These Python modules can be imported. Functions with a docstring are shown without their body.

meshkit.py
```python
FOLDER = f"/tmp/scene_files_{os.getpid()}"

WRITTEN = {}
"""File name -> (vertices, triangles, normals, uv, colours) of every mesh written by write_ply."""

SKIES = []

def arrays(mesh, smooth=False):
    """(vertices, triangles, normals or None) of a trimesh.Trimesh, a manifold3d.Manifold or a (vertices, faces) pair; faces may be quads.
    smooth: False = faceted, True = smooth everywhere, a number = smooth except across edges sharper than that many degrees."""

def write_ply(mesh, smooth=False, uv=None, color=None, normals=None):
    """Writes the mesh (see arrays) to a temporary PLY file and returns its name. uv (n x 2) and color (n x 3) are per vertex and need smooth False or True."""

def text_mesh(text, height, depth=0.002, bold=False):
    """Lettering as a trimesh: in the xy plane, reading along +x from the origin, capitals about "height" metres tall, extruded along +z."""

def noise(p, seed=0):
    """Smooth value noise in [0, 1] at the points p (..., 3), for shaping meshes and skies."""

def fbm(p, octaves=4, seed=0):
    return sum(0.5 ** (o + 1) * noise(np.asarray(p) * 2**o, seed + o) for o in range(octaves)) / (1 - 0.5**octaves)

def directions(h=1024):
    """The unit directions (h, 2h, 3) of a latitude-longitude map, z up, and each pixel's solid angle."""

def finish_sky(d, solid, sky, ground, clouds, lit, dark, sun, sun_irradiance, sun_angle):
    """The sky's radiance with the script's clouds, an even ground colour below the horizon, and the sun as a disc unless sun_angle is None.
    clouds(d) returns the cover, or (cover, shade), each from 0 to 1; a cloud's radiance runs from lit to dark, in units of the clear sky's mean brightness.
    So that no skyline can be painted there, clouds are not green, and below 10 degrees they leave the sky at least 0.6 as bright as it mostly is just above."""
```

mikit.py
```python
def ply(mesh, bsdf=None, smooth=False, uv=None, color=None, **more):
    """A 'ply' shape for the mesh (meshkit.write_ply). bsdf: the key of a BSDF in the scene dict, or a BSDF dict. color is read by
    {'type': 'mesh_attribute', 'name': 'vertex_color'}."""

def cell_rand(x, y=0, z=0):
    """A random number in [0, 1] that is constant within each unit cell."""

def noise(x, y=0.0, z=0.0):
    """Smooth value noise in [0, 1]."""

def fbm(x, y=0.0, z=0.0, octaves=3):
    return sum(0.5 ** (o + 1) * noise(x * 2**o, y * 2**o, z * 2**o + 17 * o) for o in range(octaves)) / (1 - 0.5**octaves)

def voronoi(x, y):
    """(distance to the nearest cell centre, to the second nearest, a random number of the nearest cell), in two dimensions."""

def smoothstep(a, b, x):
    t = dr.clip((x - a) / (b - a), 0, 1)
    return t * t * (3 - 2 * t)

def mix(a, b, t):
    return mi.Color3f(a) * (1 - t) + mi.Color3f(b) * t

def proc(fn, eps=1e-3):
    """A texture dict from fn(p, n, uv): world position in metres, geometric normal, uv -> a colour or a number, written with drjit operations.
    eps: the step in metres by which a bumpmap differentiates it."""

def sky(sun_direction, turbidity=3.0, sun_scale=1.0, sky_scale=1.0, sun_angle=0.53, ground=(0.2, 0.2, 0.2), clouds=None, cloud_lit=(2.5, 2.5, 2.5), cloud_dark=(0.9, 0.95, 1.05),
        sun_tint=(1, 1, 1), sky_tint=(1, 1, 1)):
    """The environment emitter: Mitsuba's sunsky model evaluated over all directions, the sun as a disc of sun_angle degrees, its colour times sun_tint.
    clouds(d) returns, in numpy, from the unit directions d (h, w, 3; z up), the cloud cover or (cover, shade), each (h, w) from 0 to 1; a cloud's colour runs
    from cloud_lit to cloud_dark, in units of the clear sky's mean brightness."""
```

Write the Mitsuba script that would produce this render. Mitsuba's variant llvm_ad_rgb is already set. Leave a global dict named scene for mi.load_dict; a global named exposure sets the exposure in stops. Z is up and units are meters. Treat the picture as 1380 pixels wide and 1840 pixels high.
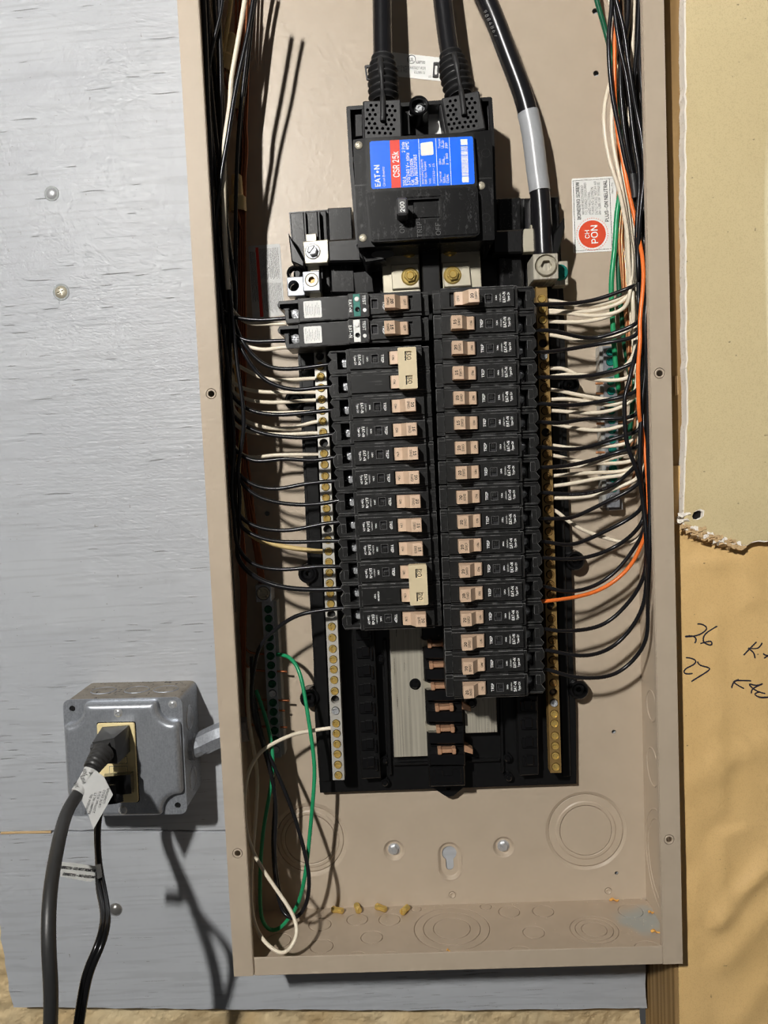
import math, random
import numpy as np, trimesh, manifold3d as m3, mitsuba as mi, mikit, meshkit, drjit as dr
from shapely.geometry import Polygon, Point, box as sbox, LineString
from shapely import affinity
from scipy.interpolate import CubicSpline
from mikit import noise, fbm, smoothstep, mix, voronoi
scene, labels = {}, {}
rng = random.Random(7)

# ---------------------------------------------------------------- camera, light, exposure
CAM = np.array([-0.02667, -0.74680, 0.41916])           # metres; wall plane is y = 0, box bottom z = 0
PITCH, YAW, ROLL, FPX = 0.068818, 0.024802, -0.041907, 1500.0

def _rot(a, b, g):
    B = np.array([[1, 0, 0], [0, 0, -1], [0, 1, 0]], float)
    ca, sa, cb, sb, cg, sg = math.cos(a), math.sin(a), math.cos(b), math.sin(b), math.cos(g), math.sin(g)
    return (np.array([[cg, -sg, 0], [sg, cg, 0], [0, 0, 1]]) @ np.array([[cb, 0, sb], [0, 1, 0], [-sb, 0, cb]])
            @ np.array([[1, 0, 0], [0, ca, -sa], [0, sa, ca]]) @ B)
RC = _rot(PITCH, YAW, ROLL)
fwd, up = np.array([0, 0, 1.0]) @ RC, np.array([0, -1.0, 0]) @ RC
scene['camera'] = {'type': 'perspective', 'fov': math.degrees(2 * math.atan(690 / FPX)), 'fov_axis': 'x', 'near_clip': 0.02, 'far_clip': 50.0,
                   'to_world': mi.ScalarTransform4f().look_at(origin=CAM.tolist(), target=(CAM + fwd).tolist(), up=up.tolist())}
exposure = 0.0
AMBIENT = [0.052, 0.051, 0.050]
scene['room_glow'] = {'type': 'constant', 'radiance': {'type': 'rgb', 'value': AMBIENT}}
LAMP = dict(loc=(-0.60, -1.65, 1.18), radius=0.021, tall=3.2, power=[2640, 2570, 2440])

# ---------------------------------------------------------------- helpers. Meshes are made in (u, v, w): u right, v up, w out of the wall
def pt(px, py, w):
    """The point at height w above the back panel that photograph pixel (px, py) shows."""
    d = np.array([(px - 690) / FPX, (py - 920) / FPX, 1.0]) @ RC
    p = CAM + d * (-w - CAM[1]) / d[1]
    return np.array([p[0], p[2], w])
def ptz(px, py, z):
    d = np.array([(px - 690) / FPX, (py - 920) / FPX, 1.0]) @ RC
    p = CAM + d * (z - CAM[2]) / d[2]
    return np.array([p[0], p[2], -p[1]])
def ptx(px, py, x):
    d = np.array([(px - 690) / FPX, (py - 920) / FPX, 1.0]) @ RC
    p = CAM + d * (x - CAM[0]) / d[0]
    return np.array([p[0], p[2], -p[1]])
def pl(pts, w):
    return [tuple(pt(a, b, w)[:2]) for a, b in pts]
UVW = np.array([[1, 0, 0, 0], [0, 0, -1, 0], [0, 1, 0, 0], [0, 0, 0, 1.0]])
def place(p, ang=0.0, extra=None):
    c, s = math.cos(ang), math.sin(ang)
    M = np.array([[c, -s, 0, p[0]], [s, c, 0, p[1]], [0, 0, 1, p[2]], [0, 0, 0, 1.0]])
    return M if extra is None else M @ extra
def T4(R, t=(0, 0, 0)):
    M = np.eye(4); M[:3, :3] = R; M[:3, 3] = t
    return M
def axis_rot(axis, deg):
    return trimesh.transformations.rotation_matrix(math.radians(deg), axis)
def cat(*ms):
    out = []
    for m in ms:
        out += m if isinstance(m, (list, tuple)) else [m]
    return out[0] if len(out) == 1 else trimesh.util.concatenate(out)
def mv(m, M):
    m = m.copy(); m.apply_transform(M); return m
def sh(m, u=0, v=0, w=0):
    m = m.copy(); m.apply_translation((u, v, w)); return m
def cbox(u0, u1, v0, v1, w0, w1, c=0.0005):
    """Box with chamfered edges."""
    c = min(c, (u1 - u0) * .45, (v1 - v0) * .45, (w1 - w0) * .45)
    P = []
    for a, sa in ((u0, 1), (u1, -1)):
        for b, sb in ((v0, 1), (v1, -1)):
            for d, sd in ((w0, 1), (w1, -1)):
                P += [(a + sa * c, b + sb * c, d), (a + sa * c, b, d + sd * c), (a, b + sb * c, d + sd * c)]
    return hull(P)
def hull(P):
    M = m3.Manifold.hull_points(np.asarray(P, float)).to_mesh()
    return trimesh.Trimesh(np.array(M.vert_properties[:, :3]), np.array(M.tri_verts), process=False)
def plate(poly, w0, w1, c=0.0):
    """Polygon in (u, v), from w0 to w1, with its upper rim chamfered by c."""
    g = poly if hasattr(poly, 'exterior') else Polygon(poly)
    if not g.is_valid: g = g.buffer(0)
    ms = [sh(trimesh.creation.extrude_polygon(g, w1 - w0 - c, engine='earcut'), 0, 0, w0)]
    if c > 0:
        co = np.array(g.exterior.coords)[:-1]
        inner = g.buffer(-c, join_style='mitre')
        if inner.geom_type == 'Polygon' and len(inner.exterior.coords) == len(g.exterior.coords) and not g.interiors:
            ms = [hullable(g, inner, w0, w1, c)]
        else:
            ms.append(sh(trimesh.creation.extrude_polygon(inner, c, engine='earcut'), 0, 0, w1 - c))
    return cat(ms)
def hullable(g, inner, w0, w1, c):
    a, b = np.array(g.exterior.coords)[:-1], np.array(inner.exterior.coords)[:-1]
    if (Polygon(a).exterior.is_ccw != Polygon(b).exterior.is_ccw): b = b[::-1]
    k = np.argmin(np.sum((b[:, None] - a[0]) ** 2, -1)); b = np.roll(b, -k, axis=0)
    n = len(a)
    V = np.vstack([np.c_[a, np.full(n, w0)], np.c_[a, np.full(n, w1 - c)], np.c_[b, np.full(n, w1)]])
    F = []
    for r in (0, n):
        for i in range(n):
            j = (i + 1) % n
            F += [(r + i, r + j, r + n + j), (r + i, r + n + j, r + n + i)]
    vv, ff = trimesh.creation.triangulate_polygon(Polygon(b), engine='earcut')
    k0 = len(V); V = np.vstack([V, np.c_[vv, np.full(len(vv), w1)]])
    F = np.array(F); ff = np.asarray(ff) + k0
    m = trimesh.Trimesh(V, np.vstack([F, ff]), process=False)
    if not Polygon(a).exterior.is_ccw: m.faces[:len(F)] = m.faces[:len(F)][:, ::-1]
    e = m.triangles[len(F):]
    if len(e) and np.cross(e[0][1] - e[0][0], e[0][2] - e[0][0])[2] < 0: m.faces[len(F):] = m.faces[len(F):][:, ::-1]
    va, fa = trimesh.creation.triangulate_polygon(Polygon(a), engine='earcut')
    low = trimesh.Trimesh(np.c_[va, np.full(len(va), w0)], fa, process=False)
    if low.face_normals[:, 2].mean() > 0: low.invert()
    return trimesh.util.concatenate([m, low])
def rrect(u0, u1, v0, v1, r, n=5):
    g = sbox(u0 + r, v0 + r, u1 - r, v1 - r) if u1 - u0 > 2 * r and v1 - v0 > 2 * r else sbox(u0, v0, u1, v1).buffer(-r * .98)
    return g.buffer(r, quad_segs=n)
def circ(u, v, r, n=6):
    return Point(u, v).buffer(r, quad_segs=n)
def lathe(prof, n=24):
    """prof: (r, w) pairs from the top centre outwards and down; axis w."""
    prof = np.array(prof, float); k = len(prof)
    a = np.arange(n) * 2 * math.pi / n
    V = np.stack([prof[None, :, 0] * np.cos(a)[:, None], prof[None, :, 0] * np.sin(a)[:, None], np.broadcast_to(prof[None, :, 1], (n, k))], -1).reshape(-1, 3)
    F = []
    for i in range(n):
        j = (i + 1) % n
        for s in range(k - 1):
            p, q, r, t = i * k + s, i * k + s + 1, j * k + s + 1, j * k + s
            if prof[s, 0] > 1e-9: F.append((p, q, t))
            if prof[s + 1, 0] > 1e-9: F.append((q, r, t))
    m = trimesh.Trimesh(V, F, process=False); m.merge_vertices(); return m
def cyl(r, w0, w1, n=20, c=0.0):
    return lathe([(0, w1), (r - c, w1), (r, w1 - c), (r, w0), (0, w0)] if c else [(0, w1), (r, w1), (r, w0), (0, w0)], n)
def between(p, q):
    """Matrix that takes the w axis onto p -> q (origin at p)."""
    d = np.asarray(q, float) - np.asarray(p, float); d /= np.linalg.norm(d)
    x = np.cross([0, 1, 0] if abs(d[1]) < .9 else [1, 0, 0], d); x /= np.linalg.norm(x)
    return T4(np.stack([x, np.cross(d, x), d], 1), p)
def man(m):
    m = m.copy(); m.merge_vertices(digits_vertex=7)
    return m3.Manifold(m3.Mesh(np.ascontiguousarray(m.vertices, dtype=np.float32), np.ascontiguousarray(m.faces, dtype=np.uint32)))
def tri(M):
    if M.is_empty(): raise ValueError('empty boolean')
    M = M.to_mesh(); return trimesh.Trimesh(np.array(M.vert_properties[:, :3], float), np.array(M.tri_verts), process=False)
def cut(a, *bs):
    A = man(a)
    for b in bs: A = A - man(b)
    return tri(A)
def spline(P, step=0.004):
    P = np.asarray(P, float)
    keep = [0] + [i for i in range(1, len(P)) if np.linalg.norm(P[i] - P[i - 1]) > 1e-5]
    P = P[keep]
    t = np.r_[0, np.cumsum(np.linalg.norm(np.diff(P, axis=0), axis=1) ** 0.75)]
    L = np.linalg.norm(np.diff(P, axis=0), axis=1).sum()
    n = max(4, int(L / step))
    return CubicSpline(t, P, bc_type='natural')(np.linspace(0, t[-1], n))
def tube(P, r, sides=9, step=0.004, raw=False, prof=None, squash=1.0):
    """Round tube along a smooth curve; prof(t) scales the radius."""
    C = np.asarray(P, float) if raw else spline(P, step)
    n = len(C); Tn = np.gradient(C, axis=0); Tn /= np.linalg.norm(Tn, axis=1, keepdims=True)
    N = np.zeros_like(C); x = np.cross(Tn[0], [0.05, 0.1, 1.0]); N[0] = x / np.linalg.norm(x)
    for i in range(1, n):
        x = N[i - 1] - Tn[i] * (N[i - 1] @ Tn[i]); N[i] = x / np.linalg.norm(x)
    B = np.cross(Tn, N); a = np.arange(sides) * 2 * math.pi / sides
    rr = np.full(n, r) if prof is None else r * np.array([prof(t) for t in np.linspace(0, 1, n)])
    V = (C[:, None] + rr[:, None, None] * (np.cos(a)[None, :, None] * N[:, None] * 1.0 + np.sin(a)[None, :, None] * B[:, None] * squash)).reshape(-1, 3)
    i, j = np.meshgrid(np.arange(n - 1), np.arange(sides), indexing='ij')
    p, q = (i * sides + j).ravel(), (i * sides + (j + 1) % sides).ravel()
    F = np.vstack([np.c_[p, q, q + sides], np.c_[p, q + sides, p + sides]])
    V = np.vstack([V, C[:1], C[-1:]]); k = n * sides; jj = np.arange(sides)
    F = np.vstack([F, np.c_[(jj + 1) % sides, jj, np.full(sides, k)], np.c_[k - sides + jj, k - sides + (jj + 1) % sides, np.full(sides, k + 1)]])
    return trimesh.Trimesh(V, F, process=False)
_text = {}
def text(s, h, ang=0, bold=False, align='c', width=None):
    """Flat lettering, centred (or 'l'/'r' along the reading direction) on the origin."""
    k = (s, round(h, 6), bold)
    if k not in _text:
        m = meshkit.text_mesh(s, h, 0.00012, bold)
        _text[k] = m
    m = _text[k].copy()
    (x0, _, _), (x1, _, _) = m.bounds
    if width: m.apply_scale([width / (x1 - x0), 1, 1]); x0, x1 = m.bounds[0][0], m.bounds[1][0]
    m.apply_translation({'c': (-(x0 + x1) / 2, -h / 2, 0), 'l': (-x0, -h / 2, 0), 'r': (-x1, -h / 2, 0)}[align])
    if ang: m.apply_transform(axis_rot([0, 0, 1], ang))
    return m
def numbered(name, parent=None):
    base = f'{parent}__{name}' if parent else name
    k, i = base, 0
    while k in scene or k in labels or k in _taken:
        i += 1; k = f'{base}_{i:03d}'
    _taken.add(k); return k
_taken = set()
def dct(mesh, bsdf, smooth=False):
    return mikit.ply(mesh, bsdf, smooth=smooth)
def add(name, mesh, bsdf, parent=None, smooth=False, tw=None, label=None, cat_=None, group=None, kind=None):
    """One entry of the scene; mesh in (u, v, w), or a ply dict from dct() with its placement tw."""
    key = numbered(name, parent)
    d = mesh if isinstance(mesh, dict) else mikit.ply(mesh, bsdf, smooth=smooth)
    M = UVW if tw is None else UVW @ tw
    scene[key] = {**d, 'to_world': mi.ScalarTransform4f(M)}
    note(key, label, cat_, group, kind)
    return key
def note(key, label=None, cat_=None, group=None, kind=None):
    e = {k: v for k, v in (('label', label), ('category', cat_), ('group', group), ('kind', kind)) if v}
    if e: labels[key] = e
def thing(name, label, cat_, group=None):
    key = numbered(name); note(key, label, cat_, group); return key
ORD = ['top', 'second', 'third', 'fourth', 'fifth', 'sixth', 'seventh', 'eighth', 'ninth', 'tenth', 'eleventh', 'twelfth', 'thirteenth', 'fourteenth',
       'fifteenth', 'sixteenth', 'seventeenth', 'eighteenth']
def nth(i, what): return f'{ORD[i]}' if i == 0 else f'{ORD[i]} from the top'

# ---------------------------------------------------------------- materials
def s(r, g, b):
    return [((c / 255 + 0.055) / 1.055) ** 2.4 if c > 10 else c / 255 / 12.92 for c in (r, g, b)]
def rgb(c): return {'type': 'rgb', 'value': list(map(float, c))}
def prin(color, rough=0.4, metallic=0.0, spec=0.5, **k):
    return {'type': 'principled', 'base_color': color if isinstance(color, dict) else rgb(color), 'roughness': rough, 'metallic': metallic, 'specular': spec, **k}
def mat(name, b, bump=None, scale=1.0):
    if bump: b = {'type': 'bumpmap', 'texture': bump, 'scale': scale, 'bsdf': b}
    scene[name] = {'type': 'twosided', 'bsdf': b}
    return name

def _cracks(x, z, sx, sz, chance, k):
    """Short horizontal checks in the paint: at most one per cell, each with its own place, length and width."""
    i, j = dr.floor(x * sx), dr.floor(z * sz)
    f, g = x * sx - i, z * sz - j
    a, c = mikit.cell_rand(i, j, k) * 0.35, 0.25 + 0.5 * mikit.cell_rand(i, j, k + 1)
    L = 0.25 + 0.40 * mikit.cell_rand(i, j, k + 2)
    along = smoothstep(0.0, 0.12, f - a) * smoothstep(0.0, 0.12, a + L - f)
    wide = (0.00008 + 0.00016 * mikit.cell_rand(i, j, k + 4)) * sz
    across = smoothstep(wide * 1.8, wide * 0.4, dr.abs(g - c - 0.12 * (noise(x * 90, z * 20, k) - 0.5)) / dr.maximum(along, 0.05))
    return dr.select(mikit.cell_rand(i, j, k + 3) < chance, along * across, 0.0)
def _grain(p):
    x, z = p.x, p.z + 0.010 * noise(p.x * 4, p.z * 7) + 0.0010 * noise(p.x * 45, p.z * 40, 7) - 0.02 * p.x
    many = 0.05 + 0.40 * smoothstep(0.4, 0.7, noise(p.x * 5, p.z * 6, 11.0))
    return x, z, dr.maximum(_cracks(x, z, 16, 150, many, 1), _cracks(x + 0.03, z + 0.002, 34, 260, many, 9))
def f_ply_bump(p, n, uv):
    x, z, crack = _grain(p)
    long_ = noise(x * 26, z * 640) * 0.00017 + noise(x * 70, z * 1200, 3) * 0.00014
    peel = fbm(x * 700, z * 860, 2.0, 2)
    return long_ - 0.0007 * crack + 0.00034 * peel * (0.5 + 0.8 * noise(x * 11, z * 9, 2))
def f_ply_col(p, n, uv):
    x, z, crack = _grain(p)
    c = mix(s(174, 177, 181), s(163, 166, 171), fbm(x * 6, z * 30, 1.0, 3))
    c = mix(c, s(148, 150, 153), 0.30 * smoothstep(0.5, 0.9, noise(x * 24, z * 500, 5)))
    c = mix(c, s(104, 103, 102), 0.5 * crack)
    speck = smoothstep(0.982, 0.988, noise(x * 330, z * 460, 6))
    return mix(c, s(90, 84, 76), 0.6 * speck)
def f_beige_bump(p, n, uv): return 0.00016 * fbm(p.x * 360, p.y * 360, p.z * 360, 2)
def f_beige_col(p, n, uv):
    return mix(s(181, 166, 147), s(175, 160, 141), fbm(p.x * 40, p.y * 40, p.z * 40, 3))
def f_floor_col(p, n, uv):
    base = mix(s(178, 162, 143), s(168, 152, 133), fbm(p.x * 60, p.y * 60, 1.0, 3))
    wet = smoothstep(0.034, 0.016, dr.sqrt(dr.square(p.x - 0.168) + dr.square(p.y + 0.035)) + 0.012 * noise(p.x * 80, p.y * 80, 1))
    return mix(base, s(150, 160, 160), 0.75 * wet)
def f_gyp_col(p, n, uv):
    c = mix(s(214, 197, 155), s(201, 183, 140), fbm(p.x * 9, p.z * 9, 2.0, 4))
    c = mix(c, s(176, 158, 114), 0.30 * smoothstep(0.45, 0.85, fbm(p.x * 1500, p.z * 1500, 1.0, 2)))
    st = smoothstep(0.0032, 0.0010, dr.abs(p.x - 0.262 - 0.003 * noise(p.z * 12, 1.0)) / (0.45 + noise(p.z * 17, 3.0))) * smoothstep(0.36, 0.40, p.z) * smoothstep(0.66, 0.60, p.z)
    st2 = smoothstep(0.0026, 0.0008, dr.abs(p.x - 0.287 - 0.002 * noise(p.z * 9, 5.0)) / (0.4 + noise(p.z * 15, 8.0))) * smoothstep(0.57, 0.59, p.z) * smoothstep(0.70, 0.66, p.z)
    c = mix(c, s(236, 226, 194), 0.5 * dr.maximum(st, st2))
    blot = smoothstep(0.75, 0.95, noise(p.x * 40, p.z * 55, 3.3)) * smoothstep(0.3, 0.8, noise(p.x * 160, p.z * 160, 1))
    c = mix(c, s(172, 154, 112), 0.4 * blot)
    return mix(c, s(110, 90, 60), 0.6 * smoothstep(0.975, 0.985, noise(p.x * 190, p.z * 190, 9)))
def f_gyp_bump(p, n, uv): return 0.00015 * fbm(p.x * 700, p.z * 700, p.y * 100, 2)
def f_kraft_col(p, n, uv):
    c = mix(s(226, 190, 132), s(207, 172, 114), fbm(p.x * 14, p.z * 14, 4.0, 4))
    c = mix(c, s(186, 150, 96), 0.24 * smoothstep(0.45, 0.85, fbm(p.x * 1700, p.z * 1300, 1.0, 2)))
    return mix(c, s(90, 66, 36), 0.7 * smoothstep(0.985, 0.992, noise(p.x * 240, p.z * 240, 5)))
def f_core_col(p, n, uv): return mix(s(228, 222, 212), s(176, 164, 144), smoothstep(0.62, 0.85, fbm(p.x * 600, p.y * 600, p.z * 420, 3)))
def f_wood_col(p, n, uv):
    g = noise(p.x * 260 + 2 * noise(p.z * 7, p.x * 20), p.z * 5, p.y * 200)
    return mix(s(150, 122, 82), s(122, 96, 60), smoothstep(0.3, 0.8, g))
def f_stone_col(p, n, uv): return mix(s(222, 204, 166), s(184, 156, 112), fbm(p.x * 30, p.z * 30, 3.0, 4))
def f_stone_bump(p, n, uv): return 0.004 * fbm(p.x * 120, p.z * 120, 5.0, 4)
def f_brush(p, n, uv): return 0.00006 * noise(p.x * 2600, p.z * 40, p.y * 900)
def f_alu_col(p, n, uv):
    c = mix(s(196, 190, 174), s(160, 154, 140), noise(p.x * 900, p.z * 18, 2))
    return mix(c, s(60, 54, 46), 0.8 * smoothstep(0.86, 0.89, noise(p.x * 1500, p.z * 30, 5)) * smoothstep(0.6, 0.7, noise(p.x * 90, p.z * 9, 2)))
def f_galv_col(p, n, uv):
    return mix(s(184, 188, 194), s(146, 151, 159), 0.55 * noise(p.x * 900, p.z * 900, p.y * 900) + 0.45 * noise(p.x * 2200, p.z * 260, p.y * 900))
def f_dusty_col(p, n, uv):
    up_ = smoothstep(0.5, 0.9, n.z)
    c = mix(s(158, 164, 172), s(132, 138, 146), noise(p.x * 700, p.z * 700, p.y * 700))
    d = mix(s(150, 140, 124), s(112, 102, 88), fbm(p.x * 120, p.y * 120, 3.0, 3))
    d = mix(d, s(60, 50, 40), smoothstep(0.86, 0.9, noise(p.x * 420, p.y * 420, 2)))
    return mix(c, d, up_ * 0.9)
def f_scuff(p, n, uv):
    return mix([0.004, 0.004, 0.0042], [0.035, 0.035, 0.036], smoothstep(0.60, 0.95, noise(p.x * 500, p.z * 120, p.y * 250) * 0.6 + noise(p.x * 1700, p.z * 900, p.y * 700) * 0.45))
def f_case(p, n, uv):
    # pale chamfer edges: scuffs plus the light they catch, painted into the colour
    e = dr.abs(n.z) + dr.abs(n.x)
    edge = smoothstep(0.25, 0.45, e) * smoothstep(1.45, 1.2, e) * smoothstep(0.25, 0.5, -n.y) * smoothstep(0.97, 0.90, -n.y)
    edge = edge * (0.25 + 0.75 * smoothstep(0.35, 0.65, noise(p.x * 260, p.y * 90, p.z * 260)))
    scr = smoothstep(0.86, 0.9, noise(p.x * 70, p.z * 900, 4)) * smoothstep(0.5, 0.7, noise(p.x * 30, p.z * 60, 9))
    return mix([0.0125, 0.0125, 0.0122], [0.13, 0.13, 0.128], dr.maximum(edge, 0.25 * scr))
def f_bundle(p, n, uv): return 0.00008 * noise(p.x * 900, p.y * 900, p.z * 900)

mat('m_plywood', prin(mikit.proc(f_ply_col), 0.42, 0, 0.36), mikit.proc(f_ply_bump, 3e-4))
mat('m_beige', prin(mikit.proc(f_beige_col), 0.40, 0, 0.45), mikit.proc(f_beige_bump, 3e-4))
mat('m_floor', prin(mikit.proc(f_floor_col), 0.36, 0, 0.5))
mat('m_flange', prin(mikit.proc(f_beige_col), 0.48, 0, 0.3), mikit.proc(f_beige_bump, 3e-4))
mat('m_beige_plain', prin(s(179, 164, 145), 0.42, 0, 0.35))
mat('m_gypsum', prin(mikit.proc(f_gyp_col), 0.8, 0, 0.2), mikit.proc(f_gyp_bump, 3e-4))
mat('m_core', prin(mikit.proc(f_core_col), 0.9, 0, 0.1))
mat('m_torn', prin(s(190, 162, 122), 0.85, 0, 0.1))
mat('m_kraft', prin(mikit.proc(f_kraft_col), 0.55, 0, 0.4))
mat('m_wood', prin(mikit.proc(f_wood_col), 0.7, 0, 0.2))
mat('m_stone', prin(mikit.proc(f_stone_col), 0.85, 0, 0.2), mikit.proc(f_stone_bump, 6e-4))
mat('m_black', prin([0.006, 0.006, 0.0062], 0.30, 0, 0.4))
mat('m_black_scuffed', prin(mikit.proc(f_scuff), 0.27, 0, 0.35))
mat('m_black_gloss', prin([0.005, 0.005, 0.0055], 0.15, 0, 0.5))
mat('m_rubber', prin([0.020, 0.020, 0.021], 0.5, 0, 0.45))
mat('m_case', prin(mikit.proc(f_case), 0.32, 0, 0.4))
mat('m_case_dark', prin([0.006, 0.006, 0.006], 0.4, 0, 0.4))
mat('m_window', prin([0.03, 0.03, 0.032], 0.2, 0, 0.6))
mat('m_print_white', prin(s(235, 235, 232), 0.6, 0, 0.2))
mat('m_print_black', prin([0.012, 0.012, 0.012], 0.6, 0, 0.2))
mat('m_print_grey', prin(s(120, 120, 118), 0.6, 0, 0.2))
mat('m_print_faint', prin(s(84, 84, 84), 0.5, 0, 0.3))
mat('m_tan', prin(s(202, 174, 148), 0.42, 0, 0.45))
mat('m_cream', prin(s(206, 190, 156), 0.42, 0, 0.45))
mat('m_white', prin(s(226, 226, 222), 0.45, 0, 0.4))
mat('m_blue', prin(s(6, 104, 246), 0.35, 0, 0.4))
mat('m_red', prin(s(218, 60, 44), 0.4, 0, 0.4))
mat('m_teal', prin(s(20, 110, 98), 0.4, 0, 0.4))
mat('m_orange_label', prin(s(214, 74, 44), 0.4, 0, 0.4))
mat('m_wire_black', prin([0.009, 0.009, 0.0105], 0.24, 0, 0.5))
mat('m_wire_white', prin(s(226, 214, 192), 0.36, 0, 0.45))
mat('m_wire_aged', prin(s(206, 180, 124), 0.55, 0, 0.3))
mat('m_wire_orange', prin(s(236, 118, 52), 0.34, 0, 0.5))
mat('m_wire_green', prin(s(34, 140, 92), 0.32, 0, 0.5))
mat('m_wire_green_dark', prin(s(18, 82, 56), 0.3, 0, 0.5))
mat('m_tape', prin(s(158, 160, 163), 0.3, 0, 0.5))
mat('m_copper', prin(s(150, 88, 56), 0.28, 0.7))  # copper darkened for the shaded left side; the shade is in the colour
mat('m_brass', prin(s(228, 198, 118), 0.21, 0.65))
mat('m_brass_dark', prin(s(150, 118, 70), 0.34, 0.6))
mat('m_zinc', prin(s(218, 220, 222), 0.24, 0.65))
mat('m_tin', prin(s(184, 177, 158), 0.40, 0.45))
mat('m_aluminium', prin(mikit.proc(f_alu_col), 0.42, 0.4), mikit.proc(f_brush, 2e-4))
mat('m_bar_silver', prin(s(206, 202, 192), 0.36, 0.45))
mat('m_bar_bronze_shaded', prin(s(158, 128, 78), 0.34, 0.5))  # browner than the metal: shadow of the crossing wires put into the colour
mat('m_galvanised', prin(mikit.proc(f_galv_col), 0.30, 0.62))
mat('m_galvanised_dusty', prin(mikit.proc(f_dusty_col), 0.5, 0.35))
mat('m_green_screw', prin(s(40, 140, 128), 0.24, 0.5))
mat('m_green_dark', prin(s(24, 92, 64), 0.28, 0.4))
mat('m_ivory', prin(s(230, 212, 160), 0.38, 0, 0.45))
mat('m_label_grey', prin(s(186, 186, 184), 0.45, 0, 0.3))
mat('m_cord', prin([0.026, 0.026, 0.026], 0.42, 0, 0.5))
mat('m_ink', prin([0.02, 0.018, 0.03], 0.6, 0, 0.2))
mat('m_chip', prin(s(222, 170, 92), 0.7, 0, 0.2))
mat('m_grey_putty', prin(s(146, 150, 150), 0.6, 0, 0.3))
mat('m_clip_copper', prin(s(238, 186, 148), 0.22, 0.6))
mat('m_switch', prin([0.055, 0.055, 0.056], 0.4, 0, 0.4))
mat('m_steel', prin(s(176, 174, 170), 0.24, 0.85))
mat('m_copper_lit', prin(s(208, 146, 102), 0.28, 0.65))  # the same copper, painted paler for the lit right side
mat('m_crumb', prin(s(204, 192, 170), 0.6, 0, 0.3))
mat('m_nut_cap', prin(s(206, 178, 124), 0.45, 0, 0.4))
mat('m_bar_reflection', prin(s(150, 150, 146), 0.25, 0, 0.5))  # opaque grey for the reflection on the aluminium ground bars

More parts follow.
